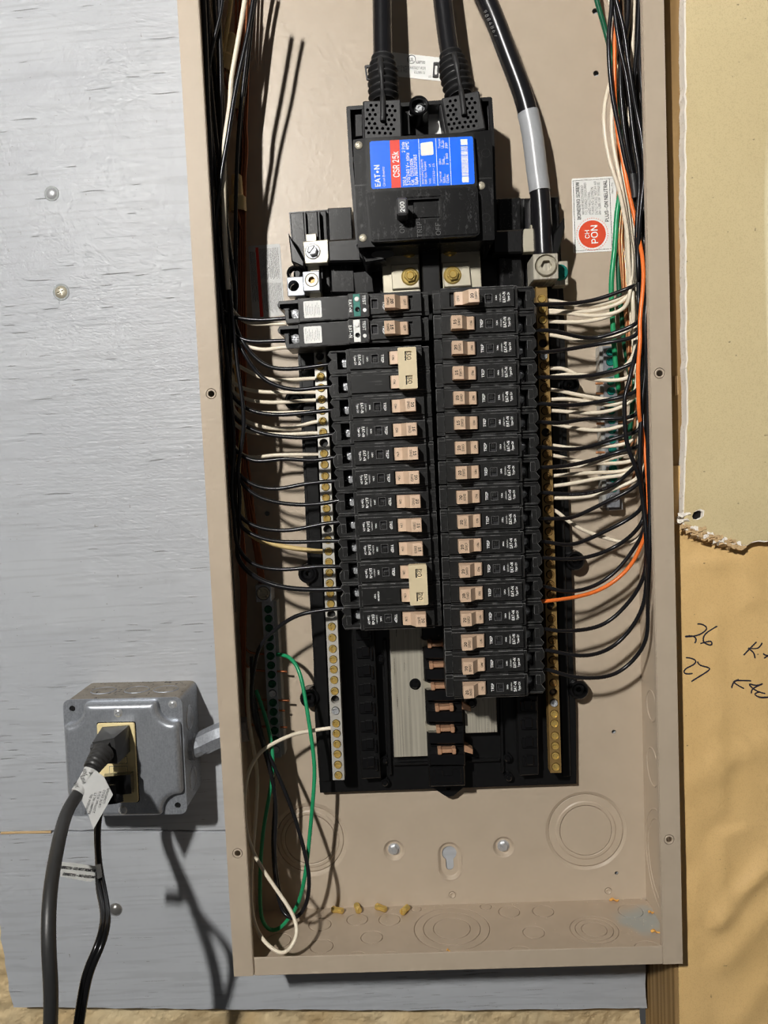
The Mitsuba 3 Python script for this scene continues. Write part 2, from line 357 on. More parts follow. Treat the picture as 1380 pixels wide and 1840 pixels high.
# ---------------------------------------------------------------- lamps of the room (behind the photographer)
def bulb_lamp(spec, label):
    t = thing('bulb_lamp', label, 'lamp')
    x, y, z = spec['loc']; r = spec['radius']
    b = trimesh.creation.icosphere(3, r); b.apply_scale([1, 1, spec['tall']]); key = numbered('bulb', t)
    d = mikit.ply(b, 'm_white', smooth=True)
    scene[key] = {**d, 'emitter': {'type': 'area', 'radiance': rgb([v * (0.017 / r) ** 2 * (0.04 / 0.017) ** 2 * (0.016 / 0.04) ** 2 * 6.25 / spec['tall'] for v in spec['power']])}, 'to_world': mi.ScalarTransform4f().translate([x, y, z])}
    R_ = r * spec['tall']; neck = lathe([(0, R_ + .05), (.014, R_ + .05), (.018, R_ + .02), (.010, R_ * .96), (0, R_ * .96)])
    add('socket', neck, 'm_white', t, 30, tw=np.array([[1, 0, 0, x], [0, 1, 0, z], [0, 0, 1, -y], [0, 0, 0, 1.0]]) @ axis_rot([1, 0, 0], -90))
bulb_lamp(LAMP, 'small work lamp lighting the panel from the upper left, beside the photographer')
# ================================================================ the wall behind: plywood, stone, stud, drywall, insulation paper
PLY = -0.005            # front face of the plywood
rr = lambda a, b: rng.uniform(a, b)
def wobble(pts, amp, step, seed=1):
    """A ragged copy of an open polyline."""
    R = random.Random(seed); out = []
    for (a, b), (c, d) in zip(pts[:-1], pts[1:]):
        n = max(1, int(math.hypot(c - a, d - b) / step))
        for i in range(n):
            t = i / n; out.append((a + (c - a) * t + R.uniform(-amp, amp), b + (d - b) * t + R.uniform(-amp, amp)))
    return out + [pts[-1]]
def stone():
    uu, vv = np.meshgrid(np.arange(-.62, .1826, .0026), np.arange(-.24, .12, .0026))
    q = np.stack([uu * 26, vv * 26, uu * 0], -1)
    big = meshkit.fbm(q, 5, 21); w = -.030 + .016 * (big - .5) - .012 * np.clip(.10 - np.abs(meshkit.noise(q * .35, 9) - .5), 0, 1) / .1 * .4
    w = np.minimum(w, -.0236); n, m = uu.shape
    V = np.stack([uu, vv, w], -1).reshape(-1, 3); i, j = np.meshgrid(np.arange(n - 1), np.arange(m - 1), indexing='ij'); a = (i * m + j).ravel()
    return trimesh.Trimesh(V, np.vstack([np.c_[a, a + 1, a + m + 1], np.c_[a, a + m + 1, a + m]]), process=False)
add('wall_back', cat(stone(), cbox(-1.3, 0.1826, -0.6, 1.15, -0.14, -0.048, .002)), 'm_stone', smooth=False, label='rough cream coloured stone wall behind the plywood', kind='structure')
seam = wobble([(-0.62, 0.0835), (-0.4173, 0.0818), (-0.30, 0.0800), (-0.2056, 0.0762), (0.176, 0.0730)], 0.0005, 0.01, 3)
up_poly = Polygon(seam + [(0.176, 1.1), (-0.62, 1.1)])
seam2 = [(a, b - 0.0011) for a, b in wobble([(-0.4273, 0.0818), (-0.30, 0.0800), (-0.2056, 0.0762), (0.1799, 0.0730)], 0.0004, 0.01, 4)]
low_poly = Polygon(seam2 + wobble([(0.1799, 0.0718), (0.1799, -0.1085), (-0.08, -0.1030), (-0.4190, -0.0902)], 0.0006, 0.012, 5) + wobble([(-0.4190, -0.0902), (-0.4252, -0.0224), (-0.4290, 0.05)], 0.0012, 0.008, 6))
add('plywood_board', plate(up_poly, -0.023, PLY, 0.0006), 'm_plywood', label='large grey painted plywood board behind the electrical box, above the seam', cat_='board')
add('plywood_board', plate(low_poly, -0.0232, PLY + 0.0003, 0.0006), 'm_plywood', label='lower grey painted plywood board below the seam, with a ragged bottom edge', cat_='board')
# splinter of bare wood in the seam on the left
sp = thing('wood_splinter', 'strip of bare orange wood torn along the seam between the plywood boards', 'splinter')
P = [pt(x, y, PLY + .0004) for x, y in [(2, 1497), (30, 1496), (60, 1495.5), (92, 1495)]]
add('fibre', mv(tube(P, .0012, 6), np.diag([1, 1, 1, 1.])), 'm_torn', sp)
# studs
st = thing('wood_stud', 'vertical wooden stud beside the box, under the drywall edge and the brown paper', 'stud')
add('timber', cbox(0.1832, 0.2230, -0.35, 1.15, -0.0225, 0.0700, .0015), 'm_wood', st)
# drywall sheet, torn lower left corner
GW0, GW1 = 0.0706, 0.0830
edge = [pt(1230.5, y, GW1)[:2] for y in (-80, 200, 420)] + [pt(1232, 560, GW1)[:2], pt(1233, 760, GW1)[:2], pt(1227, 905, GW1)[:2]]
corner = [pt(x, y, GW1)[:2] for x, y in [(1226, 935), (1229, 950), (1246, 962), (1262, 966), (1280, 966), (1300, 974), (1318, 981), (1340, 984), (1352, 975), (1385, 972)]]
e2 = wobble([tuple(p) for p in edge], 0.00055, 0.006, 8) + wobble([tuple(p) for p in corner], 0.0009, 0.004, 9)
far = [(0.62, e2[-1][1]), (0.62, 1.1), (e2[0][0], 1.1)]
gyp = Polygon(e2 + far).buffer(0)
hole = Polygon([tuple(pt(x, y, GW1)[:2]) for x, y in [(1244, 928), (1247, 921), (1256, 917), (1263, 920), (1262, 930), (1254, 934), (1246, 933)]])
d_ = thing('drywall_sheet', 'tan paper faced drywall sheet with a torn lower corner, right of the box', 'drywall')
core = gyp.difference(hole)
if core.geom_type != 'Polygon': core = max(core.geoms, key=lambda g: g.area)
add('gypsum_core', plate(core, GW0, GW1 - .0006), 'm_core', d_, label='white crumbling gypsum core')
face = core.intersection(affinity.translate(core, 0.0012, 0.0010)).buffer(-.0002)
if face.geom_type != 'Polygon': face = max(face.geoms, key=lambda g: g.area)
add('paper_face', plate(face, GW1 - .0006, GW1), 'm_gypsum', d_)
add('nail_hole_shade', sh(cyl(.0046, 0, .0004, 14), *pt(1253, 925, GW1 - .005)), 'm_case_dark', d_)  # black disc behind the hole; its dark interior is painted shade
# torn paper curls along the broken corner
R9 = random.Random(11)
for k in range(30):
    x, y = ([(1226, 936), (1232, 948), (1243, 957), (1252, 962), (1262, 964), (1258, 951), (1270, 967), (1281, 969), (1292, 974), (1303, 978), (1316, 982), (1330, 984), (1228, 925)] + [(1228 + 6.4 * j + R9.uniform(-3, 3), 945 + 2.3 * j + R9.uniform(-4, 4)) for j in range(17)])[k]
    c = pt(x, y, GW1); n = 9; sz = .0095 if k < 13 else R9.uniform(.004, .007)
    V = []
    for i in range(n):
        t = i / (n - 1) - .5
        wv = .0022 * math.sin(5 * t + k) + R9.uniform(-.0006, .0006)
        V += [(c[0] + t * sz, c[1] + .0018 + R9.uniform(-.0006, .0006), GW1 + .0002), (c[0] + t * sz * 1.05 + R9.uniform(-.0008, .0008), c[1] - .0006 + wv * .5, GW1 + .0006 + abs(wv) * .6), (c[0] + t * sz, c[1] - .0026 + R9.uniform(-.0010, .0010), GW1 - .004)]
    F = []
    for i in range(n - 1):
        for j in range(2):
            a = i * 3 + j; F += [(a, a + 1, a + 4), (a, a + 4, a + 3)]
    add('torn_paper', trimesh.Trimesh(V, F, process=False), 'm_torn' if k % 4 else 'm_core', d_)
# strip of lining paper showing behind the drywall edge
add('paper_tab', plate(pl([(1212.5, 676), (1218, 675), (1219, 709), (1213, 711)], .0712), .0702, .0712), 'm_torn', d_, label='pale torn paper tab')
# kraft paper facing, wrinkled sheet
KX0 = pt(1220, 1800, .0722)[0]
def kraft():
    nu, nv = 46, 120
    U = np.linspace(0.0, 1.0, nu); Vv = np.linspace(-0.16, 0.40, nv)
    g, h = np.meshgrid(U, Vv)
    lx = np.interp(h, [-.16, .0, .34], [KX0, KX0 + .0004, KX0 + .0016])
    # left border follows the photographed border, leaning slightly outwards to the top
    x = lx + g * (0.62 - lx) * (0.35 * g + 0.65)
    q = np.stack([x * 9, h * 7, x * 0 + 2.3], -1)
    w = 0.0732 + 0.0040 * (meshkit.fbm(q, 3, 5) - .5)
    def crease(px0, py0, px1, py1, width, amp):
        a, b = pt(px0, py0, .073)[:2], pt(px1, py1, .073)[:2]
        d = b - a; L = np.hypot(*d); d /= L
        sx, sy = x - a[0], h - a[1]
        t = np.clip(sx * d[0] + sy * d[1], 0, L); dist = np.hypot(sx - t * d[0], sy - t * d[1])
        return amp * np.exp(-(dist / width) ** 2)
    w += crease(1290, 1660, 1380, 1540, .008, .0035) + crease(1283, 1100, 1288, 1360, .004, .0016) + crease(1296, 1500, 1300, 1660, .005, .0022) + crease(1300, 1730, 1380, 1640, .010, .0030)
    w += crease(1240, 1560, 1290, 1480, .009, -.002) + crease(1340, 1000, 1352, 1080, .006, .0030) + crease(1250, 1400, 1380, 1330, .012, .0022) + crease(1330, 1830, 1380, 1760, .010, .003)
    w += crease(1258, 1010, 1300, 1012, .006, .002)
    w += crease(1292, 1290, 1294, 1480, .0030, .0022) + crease(1297, 1492, 1292, 1640, .0025, .0030) + crease(1322, 1380, 1310, 1500, .004, -.0022) + crease(1300, 1500, 1345, 1490, .004, .0016)
    w += crease(1250, 1530, 1262, 1640, .007, .0022) + crease(1330, 1600, 1380, 1560, .006, .0026) + crease(1285, 1660, 1300, 1640, .0025, .0030) + crease(1345, 1180, 1380, 1260, .010, .0018) + crease(1240, 1700, 1262, 1830, .006, .002)
    V = np.stack([x, h, w], -1).reshape(-1, 3); n = len(V)
    i, j = np.meshgrid(np.arange(nv - 1), np.arange(nu - 1), indexing='ij'); a = (i * nu + j).ravel()
    F = np.vstack([np.c_[a, a + 1, a + nu + 1], np.c_[a, a + nu + 1, a + nu]])
    B = V.copy(); B[:, 2] -= .0006
    return trimesh.Trimesh(np.vstack([V, B]), np.vstack([F, F[:, ::-1] + n]), process=False), (x, h, w)
km, (KX, KH, KW) = kraft()
kp = thing('kraft_paper', 'wrinkled brown kraft paper facing with handwriting, below the drywall', 'paper')
add('sheet', km, 'm_kraft', kp, True)
def kraft_w(u, v):
    i = np.argmin((KX - u) ** 2 + (KH - v) ** 2); return KW.ravel()[i]
def ink(strokes, label):
    ms = []
    for S in strokes:
        q = [pt(x, y, .0735) for x, y in S]
        q = [pt(x, y, kraft_w(a[0], a[1]) + .0003) for (x, y), a in zip(S, q)]
        ms.append(tube(q, .00055, 6, .0012))
    add('handwriting', cat(ms), 'm_ink', kp, label=label)
c7 = lambda L: [(1200 + x / 7.667, 1080 + y / 7.667) for x, y in L]
ink([c7([(410, 315), (480, 325), (535, 375), (490, 430), (370, 480), (240, 490), (330, 480), (390, 530), (370, 580)]),
     c7([(680, 345), (560, 420), (500, 480), (490, 550), (530, 590), (600, 600), (600, 560), (540, 560), (450, 585)])], "handwritten 26")
ink([c7([(250, 780), (340, 795), (385, 830), (330, 890), (240, 940), (225, 985), (270, 1003), (340, 997)]), c7([(410, 835), (440, 880), (575, 930), (480, 1010), (325, 1108)])], 'handwritten 27')
ink([c7([(1220, 565), (1130, 655), (1045, 745)]), c7([(1300, 575), (1220, 655), (1110, 652), (1170, 700), (1200, 785)]), c7([(1236, 733), (1242, 737)]), c7([(1315, 725), (1350, 748), (1395, 745)]), c7([(1390, 745), (1330, 785)])], 'handwritten letter K and a dot')
ink([c7([(975, 1080), (910, 1120), (880, 1195)]), c7([(1145, 1100), (910, 1112), (1045, 1205)]), c7([(1305, 1140), (1200, 1160), (1125, 1145), (1180, 1210), (1340, 1275)]), c7([(1300, 1145), (1160, 1225), (1150, 1270)]), c7([(1270, 1250), (1200, 1285), (1240, 1315), (1400, 1320)])], 'handwritten K and symbols')

# screws in the plywood
def domed_screw(px, py, w, r, label, m='m_zinc', washer=None, cat_='screw', dome=.35, recess=True):
    c = pt(px, py, w); t = thing('screw', label, cat_)
    head = lathe([(0, r * dome), (r * .5, r * dome * .85), (r * .85, r * dome * .45), (r, 0), (r, -.002), (0, -.002)], 28)
    if recess: head = cut(head, cbox(-r * .12, r * .12, -r * .55, r * .55, r * dome * .35, r, 0), cbox(-r * .55, r * .55, -r * .12, r * .12, r * dome * .35, r, 0))
    add('head', head, m, t, 30, tw=place(c, .4))
    if washer: add('washer', lathe([(0, .0004), (washer - .0004, .0004), (washer, 0), (washer, -.001), (0, -.001)], 28), 'm_grey_putty', t, 30, tw=place(c))
    return t
domed_screw(93, 348, PLY, .0052, 'bright pan head screw in the plywood, the upper of two by the left margin', washer=.0066, recess=False)
domed_screw(110, 525, PLY, .0060, 'grey painted screw in the plywood, the lower of two by the left margin', m='m_tin', washer=.0075)
domed_screw(208, 1634, PLY, .0066, 'round headed bolt in the lower plywood board, beside the thin cord', m='m_steel', dome=.6, cat_='bolt', recess=False)

# ================================================================ the box
box_ = thing('electrical_box', 'open beige steel breaker panel box without its cover', 'electrical box')
HW, D, TH, LIP = 0.18175, 0.09667, 0.0013, 0.0158
TOP = 0.92
back = Polygon([(-HW, 0.0), (HW, 0.0), (HW, TOP), (-HW, TOP)])
small_holes = [(1069, 20, .0024), (1071, 132, .0024), (480, 923, .0022), (1103, 1315, .0019), (1108, 1569, .0017)]
for x, y, r in small_holes: back = back.difference(circ(*pt(x, y, 0)[:2], r))
kn = [(557, 1509, (.0232, .0310, .0352)), (1053, 1493, (.0236, .0340, .0372))]
for x, y, r in kn: back = back.difference(circ(*pt(x, y, 0)[:2], r[2], 12))
dim = [(708, 1528), (905, 1522)]
for x, y in dim: back = back.difference(circ(*pt(x, y, 0)[:2], .0105, 8))
KC = pt(808, 1545, 0)
stad = LineString([(KC[0], KC[1] - .0085), (KC[0], KC[1] + .0060)])
back = back.difference(stad.buffer(.0116, quad_segs=8))
add('back_panel', plate(back, -TH, 0.0), 'm_beige', box_)
def kprof(r): 
    r1, r2, r3 = r
    return [(0, -.0006), (r1 - .0009, -.0006), (r1 - .0003, -.0008), (r1 - .00025, -.0021), (r1 + .00015, -.0021), (r1 + .0002, -.0009), (r1 + .0008, -.0006), (r1 + .003, -.0006), (r1 + .0042, -.0013),
            (r2 - .0005, -.0013), (r2 - .0002, -.0015), (r2 - .0001, -.0024), (r2 + .0003, -.0024), (r2 + .00035, -.0014), (r2 + .001, -.0012), (r3 - .0008, -.0002), (r3, 0), (r3 + .0004, -.0002), (r3 + .0004, -.003), (0, -.003)]
for x, y, r in kn: add('knockout', lathe(kprof(r), 72), 'm_beige_plain', box_, 25, tw=place(pt(x, y, 0)))
hexs = None
for x, y in dim:
    c = pt(x, y, 0)
    add('mounting_dimple', lathe([(.0024, -.0030), (.0066, -.0030), (.0076, -.0026), (.0090, -.0008), (.0098, -.0001), (.0106, 0.0), (.0107, -.0006), (.0078, -.0036), (.0024, -.0036), (.0024, -.0030)], 36), 'm_beige_plain', box_, True, tw=place(c))
    hx = np.array([(math.cos(a), math.sin(a)) for a in np.arange(6) * math.pi / 3]) * .0040
    h = cat(lathe([(0, -.0018), (.0052, -.0018), (.0056, -.0022), (.0056, -.003), (0, -.003)], 24), plate([tuple(q) for q in hx], -.0024, .0010, .0006))
    h = cut(h, mv(cbox(-.0006, .0006, -.006, .006, .0002, .003, 0), axis_rot([0, 0, 1], 35)))
    add('mounting_screw', h, 'm_zinc', box_, False, tw=place(c, .3), label='zinc hex head screw')
def loft(rings):
    n = len(rings[0]); V = np.vstack(rings); F = []
    for k in range(len(rings) - 1):
        for i in range(n):
            j = (i + 1) % n; a, b, c, d = k * n + i, k * n + j, (k + 1) * n + j, (k + 1) * n + i
            F += [(a, b, c), (a, c, d)]
    return trimesh.Trimesh(V, F, process=False)
def stadring(r, w, n=40):
    out = []
    for i in range(n):
        a = 2 * math.pi * i / n; cy_ = .0060 if math.sin(a) >= -1e-9 else -.0085
        out.append((KC[0] + r * math.cos(a), KC[1] + cy_ + r * math.sin(a), w))
    return np.array(out)
dish = loft([stadring(r, w) for r, w in [(.0118, -.0004), (.0112, 0.0), (.0104, -.0003), (.0094, -.0014), (.0086, -.0024), (.0078, -.0028), (.0074, -.0028)]])
add('keyhole_dimple', dish, 'm_beige_plain', box_, True)
khole = circ(KC[0], KC[1] + .0050, .0068, 8).union(LineString([(KC[0], KC[1] + .003), (KC[0], KC[1] - .0075)]).buffer(.0036, quad_segs=8))
add('keyhole_plate', plate(stad.buffer(.0080, quad_segs=8).difference(khole), -.0038, -.0028), 'm_beige_plain', box_)
for x, y in [(813, 1608), (1093, 1601)]:
    add('embossed_ring', lathe([(0, .0002), (.0016, .0002), (.0020, .0010), (.0027, .0010), (.0034, 0), (0, 0)], 28), 'm_beige_plain', box_, True, tw=place(pt(x, y, 0)))
# side panels with rounded bends, flanges with holes
for sgn in (-1, 1):
    u0, u1 = (-HW, -HW + TH) if sgn < 0 else (HW - TH, HW)
    add('side_panel', cbox(u0, u1, 0.0006, TOP, -TH, D - .0004, .0004), 'm_beige_plain' if sgn > 0 else 'm_beige_plain', box_)
    fl = sbox(min(sgn * HW, sgn * (HW - LIP)), 0.0, max(sgn * HW, sgn * (HW - LIP)), TOP)
    for z in (.4719, .1033): fl = fl.difference(circ(sgn * (HW - .00882), z, .0024, 8))
    add('flange', plate(fl, D - .0013, D), 'm_flange', box_)
    # folded back return of the flange and soft outer bend
    add('flange_return', cbox(min(sgn * (HW - LIP), sgn * (HW - LIP - .0006)), max(sgn * (HW - LIP), sgn * (HW - LIP - .0006)), .001, TOP, D - .005, D - .0003, .0002), 'm_beige_plain', box_)
    for z in (.4719, .1033):
        add('screw_hole_rim', lathe([(.0024, -.0004), (.0026, .0002), (.0032, .00025), (.0043, 0), (.0024, -.0006), (.0024, -.0004)], 28), 'm_beige_plain', box_, True, tw=place((sgn * (HW - .00882), z, D)))
add('bottom_flange', plate(Polygon([(-HW + LIP + .0014, 0.0), (HW - LIP - .0002, 0.0), (HW - LIP - .0002, .0152), (-HW + LIP + .0014, .0152)]), D - .0014, D - .0002, .0003), 'm_flange', box_)
# bottom panel with its knockouts
MF = T4([[1, 0, 0], [0, 0, -1], [0, 1, 0]])
bot = sbox(-HW + TH, -TH, HW - TH, D - .0010)
fk = [(575, 1661, (.0100,), 24), (642, 1652, (.0094,), 23), (700, 1652, (.0096,), 24), (748, 1633, (.0046,), 11), (578, 1700, (.0098,), 24), (668, 1684, (.0094,), 23),
      (873, 1629, (.0050,), 12), (915, 1638, (.0094,), 23), (976, 1637, (.0094,), 23), (959, 1675, (.0092,), 22), (1133, 1637, (.0108,), 27),
      (812, 1668, (.0162, .0250, .0330), 0), (1068, 1670, (.0108, .0162, .0206), 0), (640, 1722, (.0094,), 0), (700, 1722, (.0094,), 0), (935, 1712, (.0094,), 0), (1166, 1706, (.0118,), 0), (500, 1690, (.0110,), 0)]
kos = []
for x, y, rs, _ in fk:
    c = ptz(x, y, TH); R_ = rs[-1] + .0012
    if c[2] + R_ > D - .002: c[2] = D - .002 - R_
    kos.append((c, rs))
    bot = bot.difference(circ(c[0], c[2], R_, 10))
if bot.geom_type != 'Polygon': bot = max(bot.geoms, key=lambda g: g.area)
bot = bot.difference(Polygon([(HW - TH - .006, -TH), (HW - TH, -TH), (HW - TH, .004)]))
add('bottom_panel', mv(plate(bot, -TH, 0), T4(np.eye(3))).apply_transform(T4(MF[:3, :3], (0, 0, 0))), 'm_floor', box_)
for c, rs in kos:
    pr = [(0, 0)]
    for r in rs: pr += [(r - .0009, 0), (r - .0003, -.0002), (r - .0002, -.0013), (r + .0002, -.0013), (r + .0003, -.0003), (r + .0009, 0)]
    pr += [(rs[-1] + .0012, 0), (rs[-1] + .0012, -.0016), (0, -.0016)]
    add('knockout', lathe(pr, 48), 'm_floor', box_, 25, tw=place((c[0], TH, c[2]), 0, axis_rot([1, 0, 0], -90)))
XI = HW - TH
for x, y, rs in [(1171, 1268, (.0135,)), (1173, 1378, (.0165,)), (1184, 1545, (.036, .044))]:
    c = ptx(x, y, XI); pr = [(0, .0001)]
    for r in rs: pr += [(r - .0010, .0001), (r - .0005, .0007), (r + .0001, .0007), (r + .0006, .0001)]
    pr += [(rs[-1] + .0008, 0), (0, 0)]
    c[2] = min(c[2], D - .008 - rs[-1]) if rs[-1] < .02 else .0475
    add('knockout', lathe(pr, 64), 'm_beige_plain', box_, 25, tw=place((XI, c[1], c[2]), 0, axis_rot([0, 1, 0], -90)))
# labels stuck on the back panel
def sticker(name, quad, w, m, label, r=.0015):
    g = Polygon(pl(quad, w)).buffer(-r, join_style='mitre').buffer(r)
    return add(name, plate(g, w - .0003, w), m, box_, label=label)
def line(name_parent, a, b, wd, w, m):
    g = LineString([tuple(pt(*a, w)[:2]), tuple(pt(*b, w)[:2])]).buffer(wd / 2, cap_style='flat')
    return plate(g, w, w + .0001)
def words(items, w, m, holder, name='lettering'):
    """items: (text, px, py, height in m, angle, align, bold, width)"""
    ms = []
    for it in items:
        t_, x, y, h, a = it[:5]; al = it[5] if len(it) > 5 else 'c'; bo = it[6] if len(it) > 6 else False; wd = it[7] if len(it) > 7 else None
        ms.append(sh(text(t_, h, a, bo, al, wd), *pt(x, y, w)))
    return add(name, cat(ms), m, holder)
ul = sticker('rating_label', [(690, 92), (796, 104), (793, 146), (690, 135)], .0004, 'm_white', 'white UL LISTED cabinet label')
A7 = -5.5
words([('UL', 739.5, 107, .0030, A7, 'c', True, .0042), ('LISTED', 756, 112, .0021, A7, 'c', True, .0078), ('ELECTRIC CABINET BOX', 737, 121.5, .0022, A7, 'c', False, .0270), ('ISSUE NO.', 721, 127, .0022, A7, 'c', False, .0112), ('0110878', 754, 130, .0022, A7, 'c', False, .0092), ('30-484', 777, 138, .0018, A7, 'c', False, .0070)], .00042, 'm_print_black', ul)
ring_ = Point(*pt(739.5, 107, 0)[:2]).buffer(.0037, quad_segs=10).difference(Point(*pt(739.5, 107, 0)[:2]).buffer(.0032, quad_segs=10))
add('mark_ring', plate(ring_, .0004, .00052), 'm_print_black', ul)
bl = sticker('bonding_label', [(1027, 321), (1112, 316), (1117, 450), (1030, 455)], .0004, 'm_white', 'white bonding screw label with an orange seal')
B = []
for tx, x, y, h, al in [('BONDING SCREW', 1039, 361, .0030, 'c'), ('WHEN REQUIRED', 1048, 386, .0021, 'l'), ('TO BOND GROUND', 1054, 386, .0021, 'l'), ('AND NEUTRAL.', 1060, 386, .0021, 'l'), ('THREAD SCREW', 1066, 386, .0021, 'l'),
                        ('INTO CASE WITH 40', 1072, 386, .0021, 'l'), ('IN-LBS OF TORQUE.', 1078, 386, .0021, 'l'), ('PLUG-ON NEUTRAL', 1089, 361, .0031, 'c'), ('Rev. .01', 1100, 338, .0018, 'c'), ('30-48271', 1103, 432, .0018, 'c')]:
    wd = {'BONDING SCREW': .0320, 'PLUG-ON NEUTRAL': .0355, 'WHEN REQUIRED': .0250, 'TO BOND GROUND': .0272, 'AND NEUTRAL.': .0205, 'THREAD SCREW': .0238, 'INTO CASE WITH 40': .0285, 'IN-LBS OF TORQUE.': .0285}.get(tx)
    B.append((tx, x, y, h, 91.5, al, h > .0025, wd))
words(B, .00042, 'm_print_black', bl)
cc = pt(1064, 421, 0)
add('orange_seal', sh(cyl(.0118, .0004, .0005, 36), cc[0], cc[1]), 'm_orange_label', bl)
dots = [sh(cyl(.00042, .0004, .00052, 6), cc[0] + .0136 * math.cos(a), cc[1] + .0136 * math.sin(a)) for a in np.arange(44) * 2 * math.pi / 44]
add('dot_border', cat(dots), 'm_orange_label', bl, kind='stuff')
words([('CH', 1055, 421, .0038, 91.5, 'c', True), ('PON', 1068, 421, .0056, 91.5, 'c', True)], .00052, 'm_print_white', bl)
fr = [line(0, (1030, 325), (1034, 451), .0004, .0004, 0), line(0, (1030, 325), (1112, 320), .0003, .0004, 0), line(0, (1095, 321), (1100, 449), .0004, .0004, 0), line(0, (1034, 451), (1112, 446), .0003, .0004, 0)]
add('border_line', cat(fr), 'm_print_black', bl)
wl = sticker('warning_label', [(446, 442), (503, 438), (512, 566), (454, 574)], .0004, 'm_label_grey', 'pale warning label with a red stripe behind the wires', .0012)
add('red_stripe', plate(pl([(459, 445), (464, 444.5), (473.5, 569), (467.5, 570)], .0005), .0004, .0005), 'm_red', wl)
fine = []
for k in range(5): fine.append(line(0, (450 + 1.9 * k - .6, 452), (455 + 2.4 * k, 542 - (k % 2) * 3), .00045, .0004, 0))
for k in range(16): fine.append(line(0, (466 + 2.2 * k, 447 - .15 * k), (469.5 + 2.2 * k, 502 - (k * 7 % 5)), .00035, .0004, 0)); fine.append(line(0, (470 + 2.3 * k, 508), (474.5 + 2.3 * k, 562 - (k * 5 % 7)), .00035, .0004, 0))
add('fine_print', cat(fine), 'm_print_grey', wl, kind='stuff')
# ================================================================ interior chassis
ch = thing('interior_chassis', 'black plastic interior chassis that carries the breakers and bus plates', 'chassis')
basep = Polygon(pl([(519, 381), (632, 373), (634, 440), (880, 430), (889, 358), (1004, 354), (1008, 455), (1013, 530), (1017, 690), (1020, 860), (1028, 1040), (1030, 1192), (1035, 1273), (1036, 1409), (575, 1425), (566, 1295), (563, 1180), (552, 1000), (546, 860), (538, 690), (527, 480)], .010))
add('base_plate', plate(basep.buffer(-.0006).buffer(.0006), .0020, .010, .0008), 'm_black', ch)
for x, y in [(530, 720), (554, 1030), (557, 1253), (1022, 692), (1032, 1007), (1039, 1238)]:
    c = pt(x, y, .012); inw = 1 if x < 800 else -1
    eye = lathe([(.0024, .0012), (.0046, .0014), (.0056, .0042), (.0064, .0050), (.0074, .0050), (.0084, .0040), (.0088, .0015), (.0088, -.010), (.0024, -.010), (.0024, .0012)], 36)
    arm = plate(Polygon([(0, -.0086), (inw * .016, -.0118), (inw * .016, .0118), (0, .0086)]), -.010, -.003, .0008)
    add('mounting_boss', cat(eye, arm), 'm_black_gloss', ch, 35, tw=place(c))
    add('boss_hole', cyl(.0025, -.0100, -.0096), 'm_beige_plain', ch, tw=place(c))
def pbox(px0, py0, px1, py1, w0, w1, c=.0006):
    """Box whose upper face covers the photograph rectangle at height w1."""
    a, b = pt(px0, (py0 + py1) / 2, w1), pt(px1, (py0 + py1) / 2, w1)
    d, e = pt((px0 + px1) / 2, py0, w1), pt((px0 + px1) / 2, py1, w1)
    return cbox(a[0], b[0], e[1], d[1], w0, w1, c)
def ppoly(pts, w0, w1, c=.0006): return plate(Polygon(pl(pts, w1)), w0, w1, c)
# stepped upper arms, left and right
L = [ppoly([(521, 383), (545, 381), (556, 520), (532, 525)], .009, .0200), ppoly([(549, 381), (570, 380), (578, 520), (557, 520)], .009, .0185), ppoly([(575, 379), (586, 378), (594, 525), (582, 525)], .009, .0150),
     ppoly([(589, 374), (631, 372), (637, 525), (596, 525)], .009, .0245), ppoly([(545, 381), (549, 381), (557, 520), (553, 520)], .009, .0225, .0003), ppoly([(570, 380), (574, 379), (582, 520), (578, 520)], .009, .0225, .0003)]
for m in L: add('arm_segment', m, 'm_black_scuffed', ch)
Rr = [ppoly([(896, 357), (935, 355), (938, 520), (898, 522)], .009, .0245), ppoly([(942, 357), (952, 356), (955, 520), (944, 520)], .009, .0150), ppoly([(953, 356), (957, 356), (960, 520), (956, 520)], .009, .0225, .0003), ppoly([(958, 355), (984, 354), (986, 470), (961, 470)], .009, .0185), ppoly([(986, 354), (1003, 353), (1006, 470), (988, 470)], .009, .0200)]
for m in Rr: add('arm_segment', m, 'm_black_scuffed', ch)
for q in ([(634, 489), (668, 486), (672, 525), (638, 528)], [(896, 463), (937, 463), (940, 522), (898, 522)]):
    add('pocket_plate', ppoly(q, .009, .028), 'm_black_scuffed', ch)
# side fins of the arms
for P_ in ([(518, 418), (528, 438), (546, 470), (546, 480), (524, 470)], [(1014, 390), (1015, 410), (1004, 452), (992, 468), (996, 420)]):
    add('fin', ppoly(P_, .020, .040, .0008), 'm_black', ch)
# rails below the breakers
add('hook_rail', ppoly([(632, 1118), (672, 1118), (684, 1398), (650, 1400)], .009, .026), 'm_black', ch)
for k in range(8):
    c = pt(655 + 1.6 * k, 1140 + 33 * k, .026)
    add('rail_hook', cat(sh(cbox(-.0075, .0065, -.0046, .0046, -.002, .0022, .0006), *c), sh(cbox(-.0030, .0036, -.0022, .0060, 0, .0046, .0005), *c), sh(cbox(.0040, .0062, -.0060, .0010, 0, .0034, .0004), *c)), 'm_black_gloss', ch)
add('hook_rail', ppoly([(928, 1250), (966, 1250), (968, 1392), (934, 1394)], .009, .026), 'm_black', ch)
for k in range(4):
    c = pt(948 + 1.2 * k, 1268 + 33 * k, .026)
    add('rail_hook', cat(sh(cbox(-.0065, .0075, -.0046, .0046, -.002, .0022, .0006), *c), sh(cbox(-.0036, .0030, -.0022, .0060, 0, .0046, .0005), *c)), 'm_black_gloss', ch)
